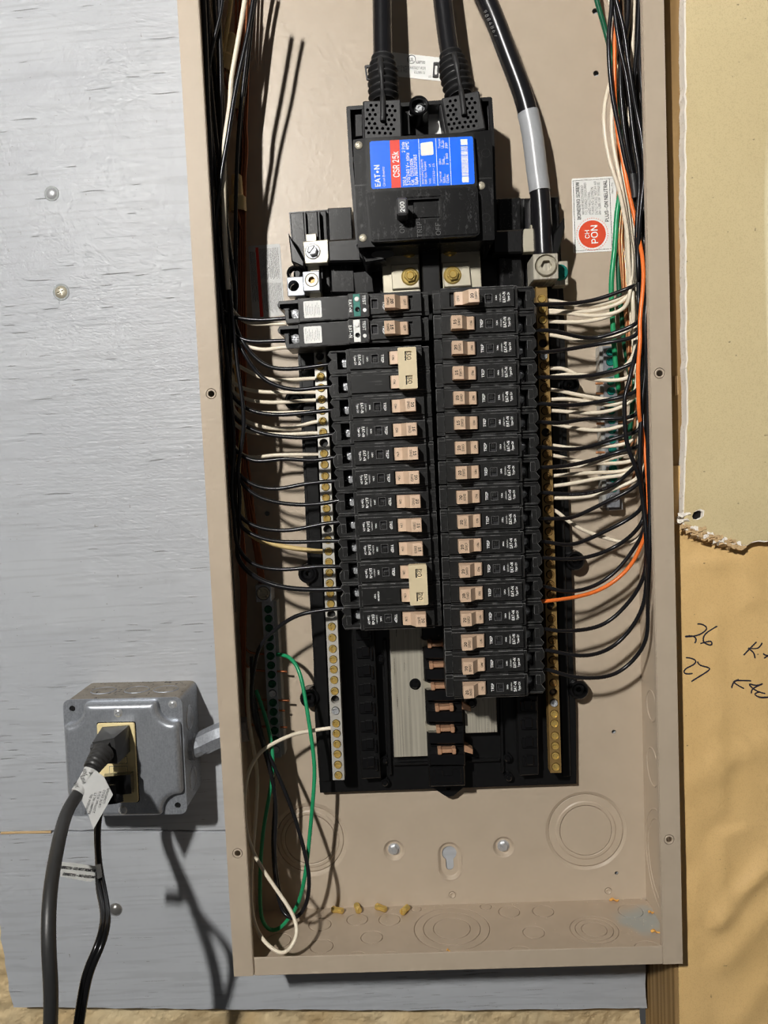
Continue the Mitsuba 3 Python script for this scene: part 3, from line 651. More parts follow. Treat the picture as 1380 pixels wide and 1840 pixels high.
for q in ([(688, 1150), (694, 1150), (704, 1392), (698, 1393)], [(898, 1250), (903, 1250), (906, 1388), (901, 1389)], [(706, 1372), (770, 1370), (770, 1374), (706, 1376)], [(838, 1366), (898, 1364), (898, 1368), (838, 1370)]):
    add('rib', ppoly(q, .009, .0155, .0004), 'm_black', ch)
for x, y in [(684, 1184), (691, 1366), (692, 1406), (912, 1362), (914, 1397)]:
    add('rivet_post', cat(cyl(.0026, -.006, .0030, 16, .0008), cyl(.0038, -.006, .0006, 16)), 'm_black_gloss', ch, 30, tw=place(pt(x, y, .016)))
# aluminium bus plates with black screws
bp = [([(698, 1100), (757, 1100), (769, 1359), (708, 1361)], .022), ([(832, 1240), (891, 1240), (894, 1316), (836, 1318)], .022)]
for q, w in bp: add('bus_plate', ppoly(q, .011, w, .0005), 'm_aluminium', ch, label='brushed aluminium bus plate')
for x, y in [(746, 1229), (847, 1262)]:
    add('bus_screw', cat(cyl(.0050, .0, .0006, 24), cyl(.0034, 0, .0042, 16, .001)), 'm_black_gloss', ch, 30, tw=place(pt(x, y, .022)))
# stab column
add('stab_column', ppoly([(758, 1120), (795, 1120), (833, 1250), (836, 1410), (771, 1412), (766, 1280)], .009, .026, .0006), 'm_black', ch)
clips = [(785, 1158), (788, 1196), (791, 1234), (798.5, 1272.5), (800.5, 1311), (803, 1349.5)]
for k, (x, y) in enumerate(clips):
    c = pt(x, y, .036)
    add('stab_block', cat(ppoly([(762 + 1.9 * k, y + 6), (826 + 1.9 * k, y + 6), (827 + 1.9 * k, y + 26), (763 + 1.9 * k, y + 26)], .020, .0350, .0008),
                          ppoly([(766 + 1.9 * k, y + 27), (824 + 1.9 * k, y + 27), (824 + 1.9 * k, y + 30), (766 + 1.9 * k, y + 30)], .020, .0300, .0004)), 'm_black_gloss', ch)
    clip = cat(sh(cbox(-.0080, -.0044, -.0026, .0026, -.010, .0022, .0007), *c), sh(cbox(.0044, .0080, -.0026, .0026, -.010, .0022, .0007), *c), sh(cbox(-.0050, .0050, -.0017, .0017, -.010, .0012, .0008), *c))
    add('stab_clip', clip, 'm_clip_copper', ch, label='copper stab clip')
    if k % 2: add('stab_finger', ppoly([(824 + 2 * k, y - 12), (840 + 2 * k, y - 2), (840 + 2 * k, y + 6), (824 + 2 * k, y + 2)], .018, .0280, .0005), 'm_clip_copper', ch)
    else: add('stab_finger', ppoly([(756 + 2 * k, y - 12), (762 + 2 * k, y - 8), (783 + 1.6 * k, y - 6), (783 + 1.6 * k, y + 2), (768 + 1.8 * k, y + 4), (758 + 2 * k, y + 4)], .018, .0280, .0005), 'm_tin', ch)
add('end_cover', cat(ppoly([(770, 1378), (834, 1376), (836, 1412), (773, 1414)], .012, .033, .0008), ppoly([(779, 1384), (795, 1384), (797, 1394), (812, 1394), (813, 1383), (828, 1382), (830, 1407), (781, 1408)], .03, .0340, .0004)), 'm_black_gloss', ch)
add('end_tab', plate(Polygon(pl([(772, 1412), (838, 1410), (822, 1424), (815, 1430), (806, 1432), (798, 1429), (788, 1422)], .012)).buffer(-.001).buffer(.001).difference(circ(*pt(806, 1416, .012)[:2], .0022)), .004, .012), 'm_black_gloss', ch)
# tin plated bus straps under the main breaker with brass bolts
for q in ([(684, 425), (752, 422), (756, 530), (689, 533)], [(790, 420), (861, 417), (866, 524), (795, 530)]):
    add('bus_strap', ppoly(q, .020, .040, .0006), 'm_tin', ch, label='tin plated bus strap')
for q in ([(702, 476), (752, 473), (754, 517), (705, 520)], [(794, 472), (843, 470), (847, 513), (798, 516)]):
    add('bus_strap', ppoly(q, .038, .0428, .0006), 'm_tin', ch)
add('strap_barrier', ppoly([(756, 440), (788, 438), (793, 530), (760, 532)], .020, .047, .0008), 'm_black', ch)
hexp = [(math.cos(a + .2), math.sin(a + .2)) for a in np.arange(6) * math.pi / 3]
bolt = cat(lathe([(0, .0014), (.0062, .0014), (.0074, .0004), (.0074, 0), (0, 0)], 28), plate([(x * .0052, y * .0052) for x, y in hexp], .0010, .0044, .0007), lathe([(.0, .0050), (.0024, .0050), (.0030, .0058), (.0034, .0050), (.0034, .004), (0, .004)], 18))
for x, y, w in [(737, 497, .0428), (813, 494.5, .0428), (735, 447, .040), (808, 444.5, .040)]:
    add('brass_bolt', bolt, 'm_brass', ch, 25, tw=place(pt(x, y, w)), label='brass hex flange bolt')
# neutral straps: tinned tab with a hex bolt, black insulating sleeve
for side, tab, sleeve in (('l', [(544, 434), (589, 430), (591, 438), (591, 462), (588, 472), (548, 474)], [(588, 431), (646, 427), (650, 470), (590, 471)]), ('r', [(938, 424), (942, 411), (960, 410), (962, 452), (941, 453), (938, 440)], [(885, 414), (940, 411), (940, 455), (886, 456)])):
    t = thing('neutral_strap', 'tinned neutral strap in a black sleeve ' + ('left of the main breaker, with a hex bolt' if side == 'l' else 'right of the main breaker, behind the taped cable'), 'strap')
    add('strap_tab', ppoly(tab, .0265, .0365, .0005), 'm_tin', t)
    add('sleeve', ppoly(sleeve, .0255, .0385, .0015), 'm_black', t)
    if side == 'l':
        add('link', ppoly([(549, 421), (568, 419), (569, 434), (550, 434)], .021, .0262, .0004), 'm_tin', t)
        add('link', ppoly([(552, 474), (573, 473), (574, 490), (553, 490)], .021, .0262, .0004), 'm_tin', t)
        hb = cat(lathe([(0, .0012), (.0058, .0012), (.0064, .0004), (.0064, 0), (0, 0)], 28), plate([(x * .0044, y * .0044) for x, y in hexp], .0010, .0052, .0008))
        hb = cut(hb, mv(cbox(-.0007, .0007, -.006, .006, .0040, .008, 0), axis_rot([0, 0, 1], -40)))
        add('hex_bolt', hb, 'm_zinc', t, tw=place(pt(562, 452, .0365)))
    else:
        add('link', ppoly([(953, 404), (962, 404), (962, 412), (954, 412)], .021, .0262, .0004), 'm_tin', t)

# ================================================================ lugs
lg = thing('neutral_lug', 'large aluminium neutral lug with a hex socket screw under the taped cable', 'lug')
blk = pbox(958, 455.5, 1003.5, 502, .020, .052, .0006)
cS = pt(981.5, 477.5, .052)
blk = cut(blk, sh(cyl(.0092, -.003, .01, 36), *cS))
add('block', blk, 'm_aluminium', lg)
hexsock = [(math.cos(a) * .0047, math.sin(a) * .0047) for a in np.arange(6) * math.pi / 3]
add('socket_screw', cut(lathe([(0, .0010), (.0074, .0010), (.0080, .0002), (.0082, -.001), (.0082, -.006), (0, -.006)], 36), plate(hexsock, -.004, .004)), 'm_tin', lg, 25, tw=place(cS))
gl = thing('bonding_lug', 'small aluminium block with a green bonding screw right of the neutral lug', 'lug')
add('block', pbox(995, 469, 1021, 513, .016, .030, .0006), 'm_aluminium', gl)
def cup(r, hgt=.0016, cross=False, slot_w=.0011):
    h = lathe([(0, hgt * .45), (r * .55, hgt * .5), (r * .72, hgt), (r * .92, hgt), (r, hgt * .7), (r, -.002), (0, -.002)], 20)
    b = [mv(cbox(-slot_w / 2, slot_w / 2, -r * .86, r * .86, hgt * .05, .01, 0), axis_rot([0, 0, 1], 38))]
    if cross: b.append(mv(cbox(-slot_w / 2, slot_w / 2, -r * .6, r * .6, hgt * .05, .01, 0), axis_rot([0, 0, 1], 128)))
    return cut(h, *b)
add('green_screw', cup(.0066, .0022, True, .0014), 'm_green_screw', gl, 25, tw=place(pt(1006, 490, .030)))
ll = thing('ground_lug', 'silver two block lug at the top of the left neutral bar', 'lug')
b1 = pbox(516, 497, 547, 532, .018, .032, .0006); b1 = cut(b1, sh(cyl(.0046, -.016, .01, 24), *pt(527.5, 513.5, .032)))
add('block', b1, 'm_galvanised', ll)
add('hole_lining', sh(cyl(.0046, -.0158, -.0150, 24), *pt(527.5, 513.5, .032)), 'm_black', ll)
b2 = pbox(544, 487, 574.5, 523, .026, .046, .0006); c2 = pt(560, 503, .046); b2 = cut(b2, sh(cyl(.0056, -.004, .01, 28), *c2))
add('block', b2, 'm_galvanised', ll)
add('set_screw', cut(lathe([(0, 0), (.0050, 0), (.0054, -.0004), (.0054, -.006), (0, -.006)], 28), plate([(x * .0029, y * .0029) for x, y in hexp], -.0038, .003)), 'm_tin', ll, 25, tw=place(c2))
add('recess_floor', sh(cyl(.0028, -.0040, -.0036, 16), *c2), 'm_brass_dark', ll)
add('lug_foot', pbox(556, 520, 577, 540, .022, .036, .0005), 'm_tin', ll)
add('black_eyelet', lathe([(.0046, .0030), (.0058, .0034), (.0068, .0020), (.0068, -.008), (.0046, -.008), (.0046, .003)], 28), 'm_black_gloss', ll, 30, tw=place(pt(530, 492, .022)))

# ================================================================ main breaker
mb = thing('main_breaker', 'large black two pole main breaker with a blue and red label and a black switch', 'breaker')
outer = Polygon(pl([(622, 191), (884, 174), (888, 240), (893, 425), (640, 441), (628, 300)], .050)).buffer(-.0015).buffer(.0015)
add('base', plate(outer, .012, .030), 'm_black', mb)
add('wall', plate(outer.difference(outer.buffer(-.0030)), .030, .050), 'm_black', mb)
for q in ([(637, 196), (651, 195), (652, 245), (638, 246)], [(874, 182), (881, 181), (884, 236), (877, 236)], [(723, 190), (735, 189), (738, 242), (724, 243)]):
    add('partition', ppoly(q, .028, .044, .0006), 'm_black', mb)
add('blank_label', ppoly([(769, 197), (792, 196), (796, 244), (770, 245)], .0300, .0306, 0), 'm_white', mb, label='plain white label between the post and the right boot')
hous = Polygon(pl([(634, 251), (656, 248), (851, 237), (884, 233), (889, 431), (643, 445)], .075)).buffer(-.0012).buffer(.0012)
add('housing', cat(plate(hous, .030, .075), ppoly([(641, 438), (688, 436), (694, 468), (655, 474)], .025, .060, .0015), ppoly([(868, 426), (888, 424), (880, 446), (872, 448)], .025, .060, .0012)), 'm_black_scuffed', mb)
add('upper_cover', plate(Polygon(pl([(656, 249), (851, 238), (858, 336), (661, 347)], .0815)).buffer(-.002).buffer(.002), .074, .0815), 'm_black', mb)
low = Polygon(pl([(659, 345), (857, 334), (861, 421), (667, 433)], .0845)).buffer(-.0025).buffer(.0025)
slot = Polygon(pl([(716, 357), (791, 353), (793, 392), (718, 396)], .0845))
add('lower_cover', plate(low.difference(slot), .0745, .0845, .0007), 'm_black_scuffed', mb)
ch2 = low.buffer(.0006).difference(slot.buffer(-.001))
add('cover_step', plate(ch2, .0745, .0832), 'm_black', mb)
add('slot_floor', plate(slot, .0748, .0765), 'm_black', mb)
sp_ = ppoly([(742, 358), (792, 355.5), (793, 390), (743, 392)], .0765, .0800, .0004)
add('slot_shutter', sp_, 'm_black_scuffed', mb)
tg = pbox(712.5, 354, 733, 386, .077, .101, .0014)
tgk = add('switch', tg, 'm_switch', mb)
ang = math.degrees(math.atan2(*(lambda d: (d[1], d[0]))(pt(664, 255, .083) - pt(669, 338, .083))))
words([('200', 722.8, 371.5, .0032, ang, 'c', True, .0074)], .1011, 'm_print_white', tgk)
words([('ON-', 722, 407, .0038, ang), ('TRIP-', 753.5, 409, .0038, ang), ('OFF-', 787, 408, .0038, ang)], .0846, 'm_print_faint', mb)
for x, y in [(644.5, 261), (652, 427.5), (864.5, 333.5)]:
    hd = lathe([(0, .0009), (.0020, .0008), (.0030, .0002), (.0031, 0), (.0031, -.001), (0, -.001)], 24)
    hd = cut(hd, cbox(-.00035, .00035, -.0018, .0018, .0002, .01, 0), cbox(-.0018, .0018, -.00035, .00035, .0002, .01, 0))
    add('cover_screw', hd, 'm_tin', mb, 30, tw=place(pt(x, y, .0755), .5), label='bright cross head cover screw')
for x, y, r in [(648.5, 367, .0012), (650, 406, .0012), (839, 407, .0012)]:
    add('pin_hole', sh(cyl(r, .0, .0001, 14), *pt(x, y, .0752 if x < 700 else .0846)), 'm_case_dark', mb)
for x, y, r in [(642, 286, .0036), (873, 391, .0034), (873, 275, .0034)]:
    add('moulding_ring', plate(circ(*pt(x, y, .075)[:2], r, 10).difference(circ(*pt(x, y, .075)[:2], r - .0003, 10)), .075, .0751), 'm_case', mb)
for q in ([(636, 332.5), (656, 331.5), (656, 333.5), (636, 334.5)], [(858, 320), (884, 318.5), (884, 320.5), (858, 322)]):
    add('groove', ppoly(q, .075, .0751, 0), 'm_case_dark', mb)
post = lathe([(.0052, .004), (.0058, .0060), (.0070, .0064), (.0078, .0056), (.0080, .003), (.0084, -.020), (0, -.020), (0, -.004), (.0052, -.004), (.0052, .004)], 36)
add('post', post, 'm_black_gloss', mb, 30, tw=place(pt(752.5, 194.5, .050)))
add('post_screw', cut(cat(lathe([(0, .0006), (.0042, .0006), (.0046, 0), (.0046, -.003), (0, -.003)], 24), plate([(x * .0034, y * .0034) for x, y in hexp], 0, .0030, .0006)), cyl(.0012, .0018, .01, 12)), 'm_zinc', mb, tw=place(pt(753, 196, .047)))
oval = plate(affinity.scale(circ(*pt(688, 457, .0602)[:2], .0075, 10), 1.25, .45), .0600, .0603)
add('oval_label', oval, 'm_print_faint', mb)
# the blue label
C2 = lambda x, y: (660 + x / 6.27, 230 + y / 6.27)
LW = .0817
lab = Polygon(pl([C2(24, 150), C2(1190, 92), C2(1212, 630), C2(45, 688)], LW)).buffer(-.0018).buffer(.0018)
lk = add('label', plate(lab, .0812, LW), 'm_blue', mb, label='blue rating label with a red stripe')
add('red_stripe', plate(Polygon(pl([C2(252, 139), C2(362, 133), C2(380, 671), C2(273, 677)], LW)), LW, LW + .00012), 'm_red', lk)
it = []
def lt(t_, x, y, h, al='c', bo=False, wd=None): it.append((t_, *C2(x, y), h, ang, al, bo, wd))
lt('EAT•N', 112, 540, .0042, 'c', True, .0164); lt('Circuit Breaker', 185, 545, .0018, 'c', False, .0150); lt('CSR 25k', 322, 410, .0048, 'c', True, .0195)
lt('200 A', 423, 650, .0026, 'l', True, .0068); lt('2 Pole', 408, 275, .0024, 'l', True, .0078); lt('120/240 V~', 466, 645, .0026, 'l', True, .0170); lt('60Hz', 457, 372, .0024, 'l', True, .0062); lt('40°C', 452, 245, .0024, 'l', True, .0060)
lt('Cat.', 512, 643, .0024, 'l', True, .0046); lt('CSR2200N', 506, 545, .0024, 'l', True, .0132); lt('Style 7803C07G83', 556, 640, .0024, 'l', True, .0228)
lt('Interrupting Capacity', 626, 636, .0017, 'l', False, .0192); lt('RMS Sym. Ampere', 662, 634, .0017, 'l', False, .0172); lt('Volt', 708, 630, .0016, 'l'); lt('kA', 704, 440, .0016, 'l'); lt('120/240 ~', 754, 628, .0017, 'l', False, .0120); lt('25', 746, 440, .0017, 'l')
for k, (a, b, c_) in enumerate([('Terminal', 'Wire', 'CU/AL'), ('Wire', 'Size', '2 - 300'), ('Torque', 'Lb. In.', '250')]):
    y0 = (622, 414, 230)[k]; dx = (0, -8, -16)[k]
    lt(a, 828 + dx, y0, .0016, 'l'); lt(b, 862 + dx, y0, .0016, 'l'); lt(c_, 908 + dx, y0, .0017, 'l', True)
words(it, LW + .00012, 'm_print_white', lk)
dv = [line(0, C2(577, 124), C2(600, 660), .0004, LW, 0), line(0, C2(770, 114), C2(795, 652), .0004, LW, 0), line(0, C2(922, 106), C2(946, 644), .0004, LW, 0)]
for k in range(3): dv.append(line(0, C2(878 - 8 * k, (615, 410, 228)[k]), C2(874 - 8 * k, (515, 320, 140)[k]), .0003, LW, 0))
R5 = random.Random(5); y = 205
dv += [plate(Polygon(pl([C2(1050, 128), C2(1126, 124), C2(1130, 190), C2(1053, 194)], LW)), LW, LW + .0001), plate(Polygon(pl([C2(1066, 548), C2(1142, 544), C2(1144, 610), C2(1068, 614)], LW)), LW, LW + .0001)]
while y < 540:
    h = R5.choice([4, 6, 9, 12]); x0 = 1053 + (y - 200) * .04
    dv.append(plate(Polygon(pl([C2(x0, y + 3), C2(x0 + 76, y), C2(x0 + 76, y + h), C2(x0, y + h + 3)], LW)), LW, LW + .0001)); y += h + R5.choice([3, 4, 6])
add('printed_lines', cat(dv), 'm_print_white', lk)
us = add('approval_sticker', plate(Polygon(pl([C2(597, 170), C2(738, 150), C2(748, 300), C2(604, 314)], LW + .0003)).buffer(-.0012).buffer(.0012), LW, LW + .0003), 'm_white', lk)

# ================================================================ boots and service cables
holes_px = [(140, 580), (190, 580), (108, 625), (160, 625), (130, 668), (182, 668), (102, 710), (155, 710), (125, 753), (178, 755), (98, 797), (148, 797), (200, 798), (253, 800), (306, 803), (358, 805),
            (120, 842), (172, 842), (224, 842), (277, 845), (330, 847), (295, 585), (345, 587), (318, 628), (370, 630), (290, 672), (340, 675), (312, 715), (365, 717), (285, 760), (335, 762)]
WB = .060
cL = pt(687, 212, WB)
hp = [pt(640 + x / 5.3, 80 + y / 5.3, WB) - cL for x, y in holes_px]
block = cbox(-.0152, .0152, -.0165, .0140, -.030, 0, .0010)
block = cut(block, *[sh(cyl(.00125, -.004, .004, 10), a[0], a[1]) for a in hp])
blockd = dct(block, 'm_rubber')
linerd = dct(cbox(-.0146, .0146, -.0160, .0135, -.010, -.0038, .0004), 'm_case_dark')
flap = cbox(-.0168, .0168, -.0165, .0135, -.034, -.010, .0010)
flapd = dct(flap, 'm_rubber')
def boot(cpx, angd, neckpts, spine, label, loop):
    c = pt(*cpx, WB); t = thing('cable_boot', label, 'cable boot', 'rubber boots on the main breaker'); M = place(c, math.radians(angd))
    add('perforated_cap', blockd, None, t, tw=M); add('cap_liner', linerd, None, t, tw=M); add('skirt', flapd, None, t, tw=M)
    P = [pt(x, y, w) for x, y, w in neckpts]
    def prof(q): return (0.86 + .14 * math.sin(q * 7 * 2 * math.pi - 1.2)) * (0.80 + .35 * min(1, q * 2.5) - .02 * q)
    add('corrugated_neck', tube(P, .0112, 26, .0005, prof=prof), 'm_rubber', t, 40)
    add('spine', tube([pt(x, y, w) for x, y, w in spine], .0021, 8, .003, prof=lambda q: 1.25 if q < .3 else (.8 if q < .62 else 1.1)), 'm_rubber', t, True)
    lp = thing_part(t, loop)
    return t
def thing_part(t, loop):
    c = pt(*loop[:2], .044); a = loop[2]
    g = rrect(-.0024, .0024, -.0058, .0058, .001).difference(rrect(-.0010, .0010, -.0040, .0040, .0005))
    return add('pull_loop', plate(g, -.0010, .0012), 'm_rubber', t, tw=place(c, a))
boot((687, 212), -.5, [(688, 100, .041), (688, 140, .044), (690, 182, .046)], [(683, 106, .0520), (685, 128, .0560), (687, 160, .0575), (688, 182, .0600), (688, 218, .0620)], 'left ribbed black rubber boot with holes on the main breaker', (662, 131, .1))
boot((832.5, 201), 8.5, [(809, 94, .041), (817, 132, .044), (827, 172, .046)], [(816, 98, .0520), (820, 115, .0550), (826, 150, .0575), (830, 172, .0600), (834, 207, .0622)], 'right ribbed black rubber boot with holes on the main breaker', (783.5, 126, -.1))
def cable(name, pts, r, label, m='m_wire_black'):
    t = thing(name, label, 'cable', 'thick service cables')
    add('jacket', tube([pt(*p) for p in pts], r, 20, .004), m, t, True); return t
cable('service_cable', [(684, -90, .034), (686, -20, .036), (687, 40, .038), (688, 105, .041), (689, 150, .044)], .0078, 'thick black service cable entering the left boot')
cable('service_cable', [(785, -90, .034), (793, -20, .036), (800, 40, .038), (808, 95, .041), (816, 135, .044)], .0078, 'thick black service cable entering the right boot')
nc = [(830, -100, .030), (851, -50, .032), (874, 0, .033), (891, 40, .034), (909, 88, .0345), (925, 130, .035), (938, 166, .035), (948, 201, .035), (957, 245, .035), (964, 300, .035), (970, 346, .035), (974, 400, .035), (977, 458, .0355), (977.5, 462, .0355)]
ct = cable('service_cable', nc, .0082, 'thick black neutral cable wrapped with grey tape, right of the main breaker')
P = spline([pt(*p) for p in nc], .001)
PY = np.array([(FPX * ((np.array([q[0], -q[2], q[1]]) - CAM) @ RC.T)[1] / ((np.array([q[0], -q[2], q[1]]) - CAM) @ RC.T)[2] + 920) for q in P])
sel = P[(PY > 200) & (PY < 346)]
tp = add('tape_wrap', tube(sel, .0086, 22, raw=True, prof=lambda q: 1.0 + .022 * (1 - (q * 6.0) % 1.0)), 'm_tape', ct, 40, label='grey tape wrapped in turns')
# printed number on the neutral cable: letters laid along its jacket
for ch_, px_, py_, a_ in [('9', 865, 17, -66), ('8', 868, 24, -66), ('8', 871, 31, -66), ('4', 874.5, 38, -67), ('8', 878, 45, -68), ('6', 881, 52, -68), ('7', 884.5, 60, -69)]:
    q = pt(px_ + 7, py_ + 4, .0408)
    add('printed_digit', sh(text(ch_, .0030, a_), *q), 'm_print_grey', ct)
# ================================================================ breakers
PITCH_L = [pt(758, 641, .0825), pt(780.5, 1108.5, .0825)]
PITCH_R = [pt(792.5, 539, .0825), pt(816, 1237, .0825)]
WF, WS, WT = .0825, .0800, .0720          # plateau, shoulder, terminal heights
HB = .00945
def case_mesh(length, window=True, u_end=0.0):
    prof = [(-HB, .040), (HB, .040), (HB, WS - .0006), (HB - .0006, WS), (.0073, WS), (.0070, WF - .0004), (.0066, WF), (-.0066, WF), (-.0070, WF - .0004), (-.0073, WS), (-HB + .0006, WS), (-HB, WS - .0006)]
    g = Polygon(prof)
    m = trimesh.creation.extrude_polygon(g, length, engine='earcut')           # (v, w) plane, along +h
    m.apply_transform(T4([[0, 0, 1], [1, 0, 0], [0, 1, 0]], (u_end - length, 0, 0)))
    return m
WIN = (-.0400, -.0342, -.0030, .0040)
def ridge_lines(length, u_end=0):
    return []
body = case_mesh(.0570)
body = cut(body, cbox(WIN[0], WIN[1], WIN[2], WIN[3], WF - .0030, WF + .01, 0), cbox(-.0266, -.0066, -.0054, .0054, WF - .0030, WF + .01, 0))
plain = cut(case_mesh(.0570), cbox(-.0266, -.0066, -.0054, .0054, WF - .0030, WF + .01, 0))
foot = cbox(.0000, .0062, -HB + .0003, HB - .0003, .040, .0745, .0005)
foot2 = cbox(.0000, .0060, -HB + .003, HB - .003, .07, .0752, .0003)
def terminal_mesh():
    T = cat(plate(Polygon([(-.0752, -.0052), (-.0735, -.0090), (-.0570, -.0093), (-.0570, .0093), (-.0735, .0090), (-.0752, .0062), (-.0722, .0022), (-.0752, -.0008)]), .040, WT, .0004))
    T = cut(T, cbox(-.0676, -.0582, -.0056, .0076, .0570, .09, 0))
    capb = cbox(-.0600, -.0570, -HB + .0003, HB - .0003, .060, WS - .0006, .0005)
    rib = cat(cbox(-.0730, -.0600, .0078, .0092, .066, WT + .0014, .0003), cbox(-.0730, -.0600, -.0092, -.0080, .066, WT + .0014, .0003), cbox(-.0716, -.0676, -.0060, .0020, .064, WT + .0006, .0004))
    return cat(T, capb, rib)
term = terminal_mesh()
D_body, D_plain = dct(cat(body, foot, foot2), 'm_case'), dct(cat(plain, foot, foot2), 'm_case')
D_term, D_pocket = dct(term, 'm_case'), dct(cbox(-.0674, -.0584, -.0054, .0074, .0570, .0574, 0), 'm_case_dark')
sc = lathe([(0, .0013), (.0022, .0012), (.0036, .0006), (.0040, 0), (.0040, -.003), (0, -.003)], 22)
sc = cut(sc, cbox(-.0005, .0005, -.0036, .0036, .0003, .01, 0), cbox(-.0024, .0024, -.0005, .0005, .0003, .01, 0))
D_tscrew = dct(sc, 'm_zinc', 30)
D_winf = dct(plate(sbox(WIN[0], WIN[2], WIN[1], WIN[3]).difference(sbox(WIN[0] + .0004, WIN[2] + .0004, WIN[1] - .0004, WIN[3] - .0004)), WF, WF + .00015), 'm_print_faint')
D_win = dct(cbox(WIN[0], WIN[1], WIN[2], WIN[3], WF - .0030, WF - .0026, 0), 'm_window')
D_flag = dct(cat(cbox(WIN[0] + .0012, WIN[1] - .0014, WIN[2] + .0008, WIN[3] - .0030, WF - .0028, WF - .0008, .0003)), 'm_case')
# toggle: ON end low, rating end high; profile in (u, w)
def toggle_mesh():
    prof = [(-.0255, WF - .0030), (-.0255, WF + .0018), (-.0246, WF + .0032), (-.0192, WF + .0040), (-.0150, WF + .0120), (-.0074, WF + .0130), (-.0068, WF + .0124), (-.0068, WF - .0030)]
    m = trimesh.creation.extrude_polygon(Polygon(prof), .0100, engine='earcut')      # (u, w) plane
    m.apply_transform(T4([[1, 0, 0], [0, 0, -1], [0, 1, 0]], (0, .0050, 0)))
    return m
TOG = toggle_mesh()
D_tog = dct(TOG, 'm_tan')
# off position: the same handle tipped the other way, rating end towards the outside
D_tog_off = dct(mv(TOG, T4([[-1, 0, 0], [0, -1, 0], [0, 0, 1]], (-.0357, 0, 0))), 'm_tan')
def slope_text(s_, u, w, h, slope, ang, wd=None, bold=False):
    m = text(s_, h, ang, bold, 'c', wd); m.apply_transform(T4(axis_rot([0, 1, 0], -math.degrees(math.atan(slope)))[:3, :3], (u, 0, w + .00008))); return m
def tog_print(rate, off):
    d = -1 if not off else 1          # off: mirrored position, same reading direction
    a = -90
    uu = lambda u: u if not off else -.0357 - u
    u20, usw = (-.0094, -.0125) if not off else (uu(-.0126), uu(-.0096))
    big = cat(slope_text(rate, u20, WF + (.0128 if not off else .0125), .0022, .13 * (1 if not off else -1), a, None, True), slope_text('SWD', usw, WF + (.0124 if not off else .0128), .0019, .13 * (1 if not off else -1), a, .0056))
    m = cat(big, slope_text('OFF' if off else 'ON', uu(-.0226), WF + .0036, .0018, (0.15 if not off else -0.15), a))
    return dct(m, 'm_print_black')
PR = {(r, o): None for r in ('15', '20') for o in (0, 1)}
D_letter = dct(cat(sh(text('TRIP', .0021, -90, True, 'c', .0066), -.0310, .0002, WF + .00005), sh(text('10KA', .0013, -90, True, 'c', .0040), -.0430, .0002, WF + .00005), sh(text('120/240V~', .0012, -90, False, 'c', .0070), -.0462, 0, WF + .00005),
                   sh(text('EAT•N', .0023, -90, True, 'c', .0080), -.0492, 0, WF + .00005), sh(text('Type CH', .0017, -90, True, 'c', .0072), -.0526, 0, WF + .00005)), 'm_print_white')
D_letter_off = D_letter
D_common = dct(cat(sh(text('COMMON', .0013, -90, True, 'c', .0078), -.0440, 0, WF + .00005), sh(text('TRIP', .0013, -90, True, 'c', .0040), -.0468, 0, WF + .00005)), 'm_print_white')
def pole(t, M, letter=True, common=False, alone=True):
    add('case', D_body if letter else D_plain, None, t, tw=M)
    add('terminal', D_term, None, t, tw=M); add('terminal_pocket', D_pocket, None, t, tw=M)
    add('terminal_screw', D_tscrew, None, t, tw=M @ T4(np.eye(3), (-.0622, .0006, .0610)) @ axis_rot([0, 0, 1], rng.uniform(0, 90)), label='zinc terminal screw')
    if letter:
        add('trip_window', D_win, None, t, tw=M); add('window_frame', D_winf, None, t, tw=M); add('trip_flag', D_flag, None, t, tw=M)
        add('lettering', D_letter, None, t, tw=M)
    if common: add('lettering', D_common, None, t, tw=M)
def single(P, ang, rate, off, label):
    t = thing('circuit_breaker', label, 'breaker', 'black single pole breakers'); M = place(P - np.array([0, 0, WF]), ang)
    pole(t, M)
    k = add('toggle', D_tog_off if off else D_tog, None, t, tw=M, label='tan switch handle')
    if PR[(rate, off)] is None: PR[(rate, off)] = tog_print(rate, off)
    add('marking', PR[(rate, off)], None, k, tw=M)
def rowpos(ends, i0, i1, i):
    return ends[0] + (ends[1] - ends[0]) * (i - i0) / (i1 - i0)
ANG_L = math.atan2(*( (PITCH_L[1] - PITCH_L[0])[[0, 1]])) ; ANG_L = math.atan((PITCH_L[1][0] - PITCH_L[0][0]) / (PITCH_L[0][1] - PITCH_L[1][1]))
ANG_R = math.atan((PITCH_R[1][0] - PITCH_R[0][0]) / (PITCH_R[0][1] - PITCH_R[1][1]))
right = [('20', 1), ('15', 0), ('20', 0), ('15', 0), ('20', 0), ('15', 0)] + [('20', 0)] * 11
for i, (r, o) in enumerate(right):
    P = rowpos(PITCH_R, 0, 16, i)
    w = f"black single breaker, tan switch marked {r}, {'switched off, at the top of' if i == 0 else nth(i, '') + ' in'} the right column"
    if i == 16: w = 'black single breaker, tan switch marked 20, at the bottom of the right column'
    single(P, math.pi + ANG_R * .6, r, o, w)
leftrates = {4: '20', 5: '15', 6: '15', 7: '20', 8: '20', 9: '15', 10: '15', 13: '20'}
for i, r in leftrates.items():
    P = rowpos(PITCH_L, 2, 13, i)
    rank = {4: 3, 5: 4, 6: 5, 7: 6, 8: 7, 9: 8, 10: 9}.get(i)
    w = f'black single breaker, tan switch marked {r}, {ORD[rank]} breaker from the top in the left column' if rank else 'black single breaker, tan switch marked 20, at the bottom of the left column'
    single(P, ANG_L * .6, r, 0, w)
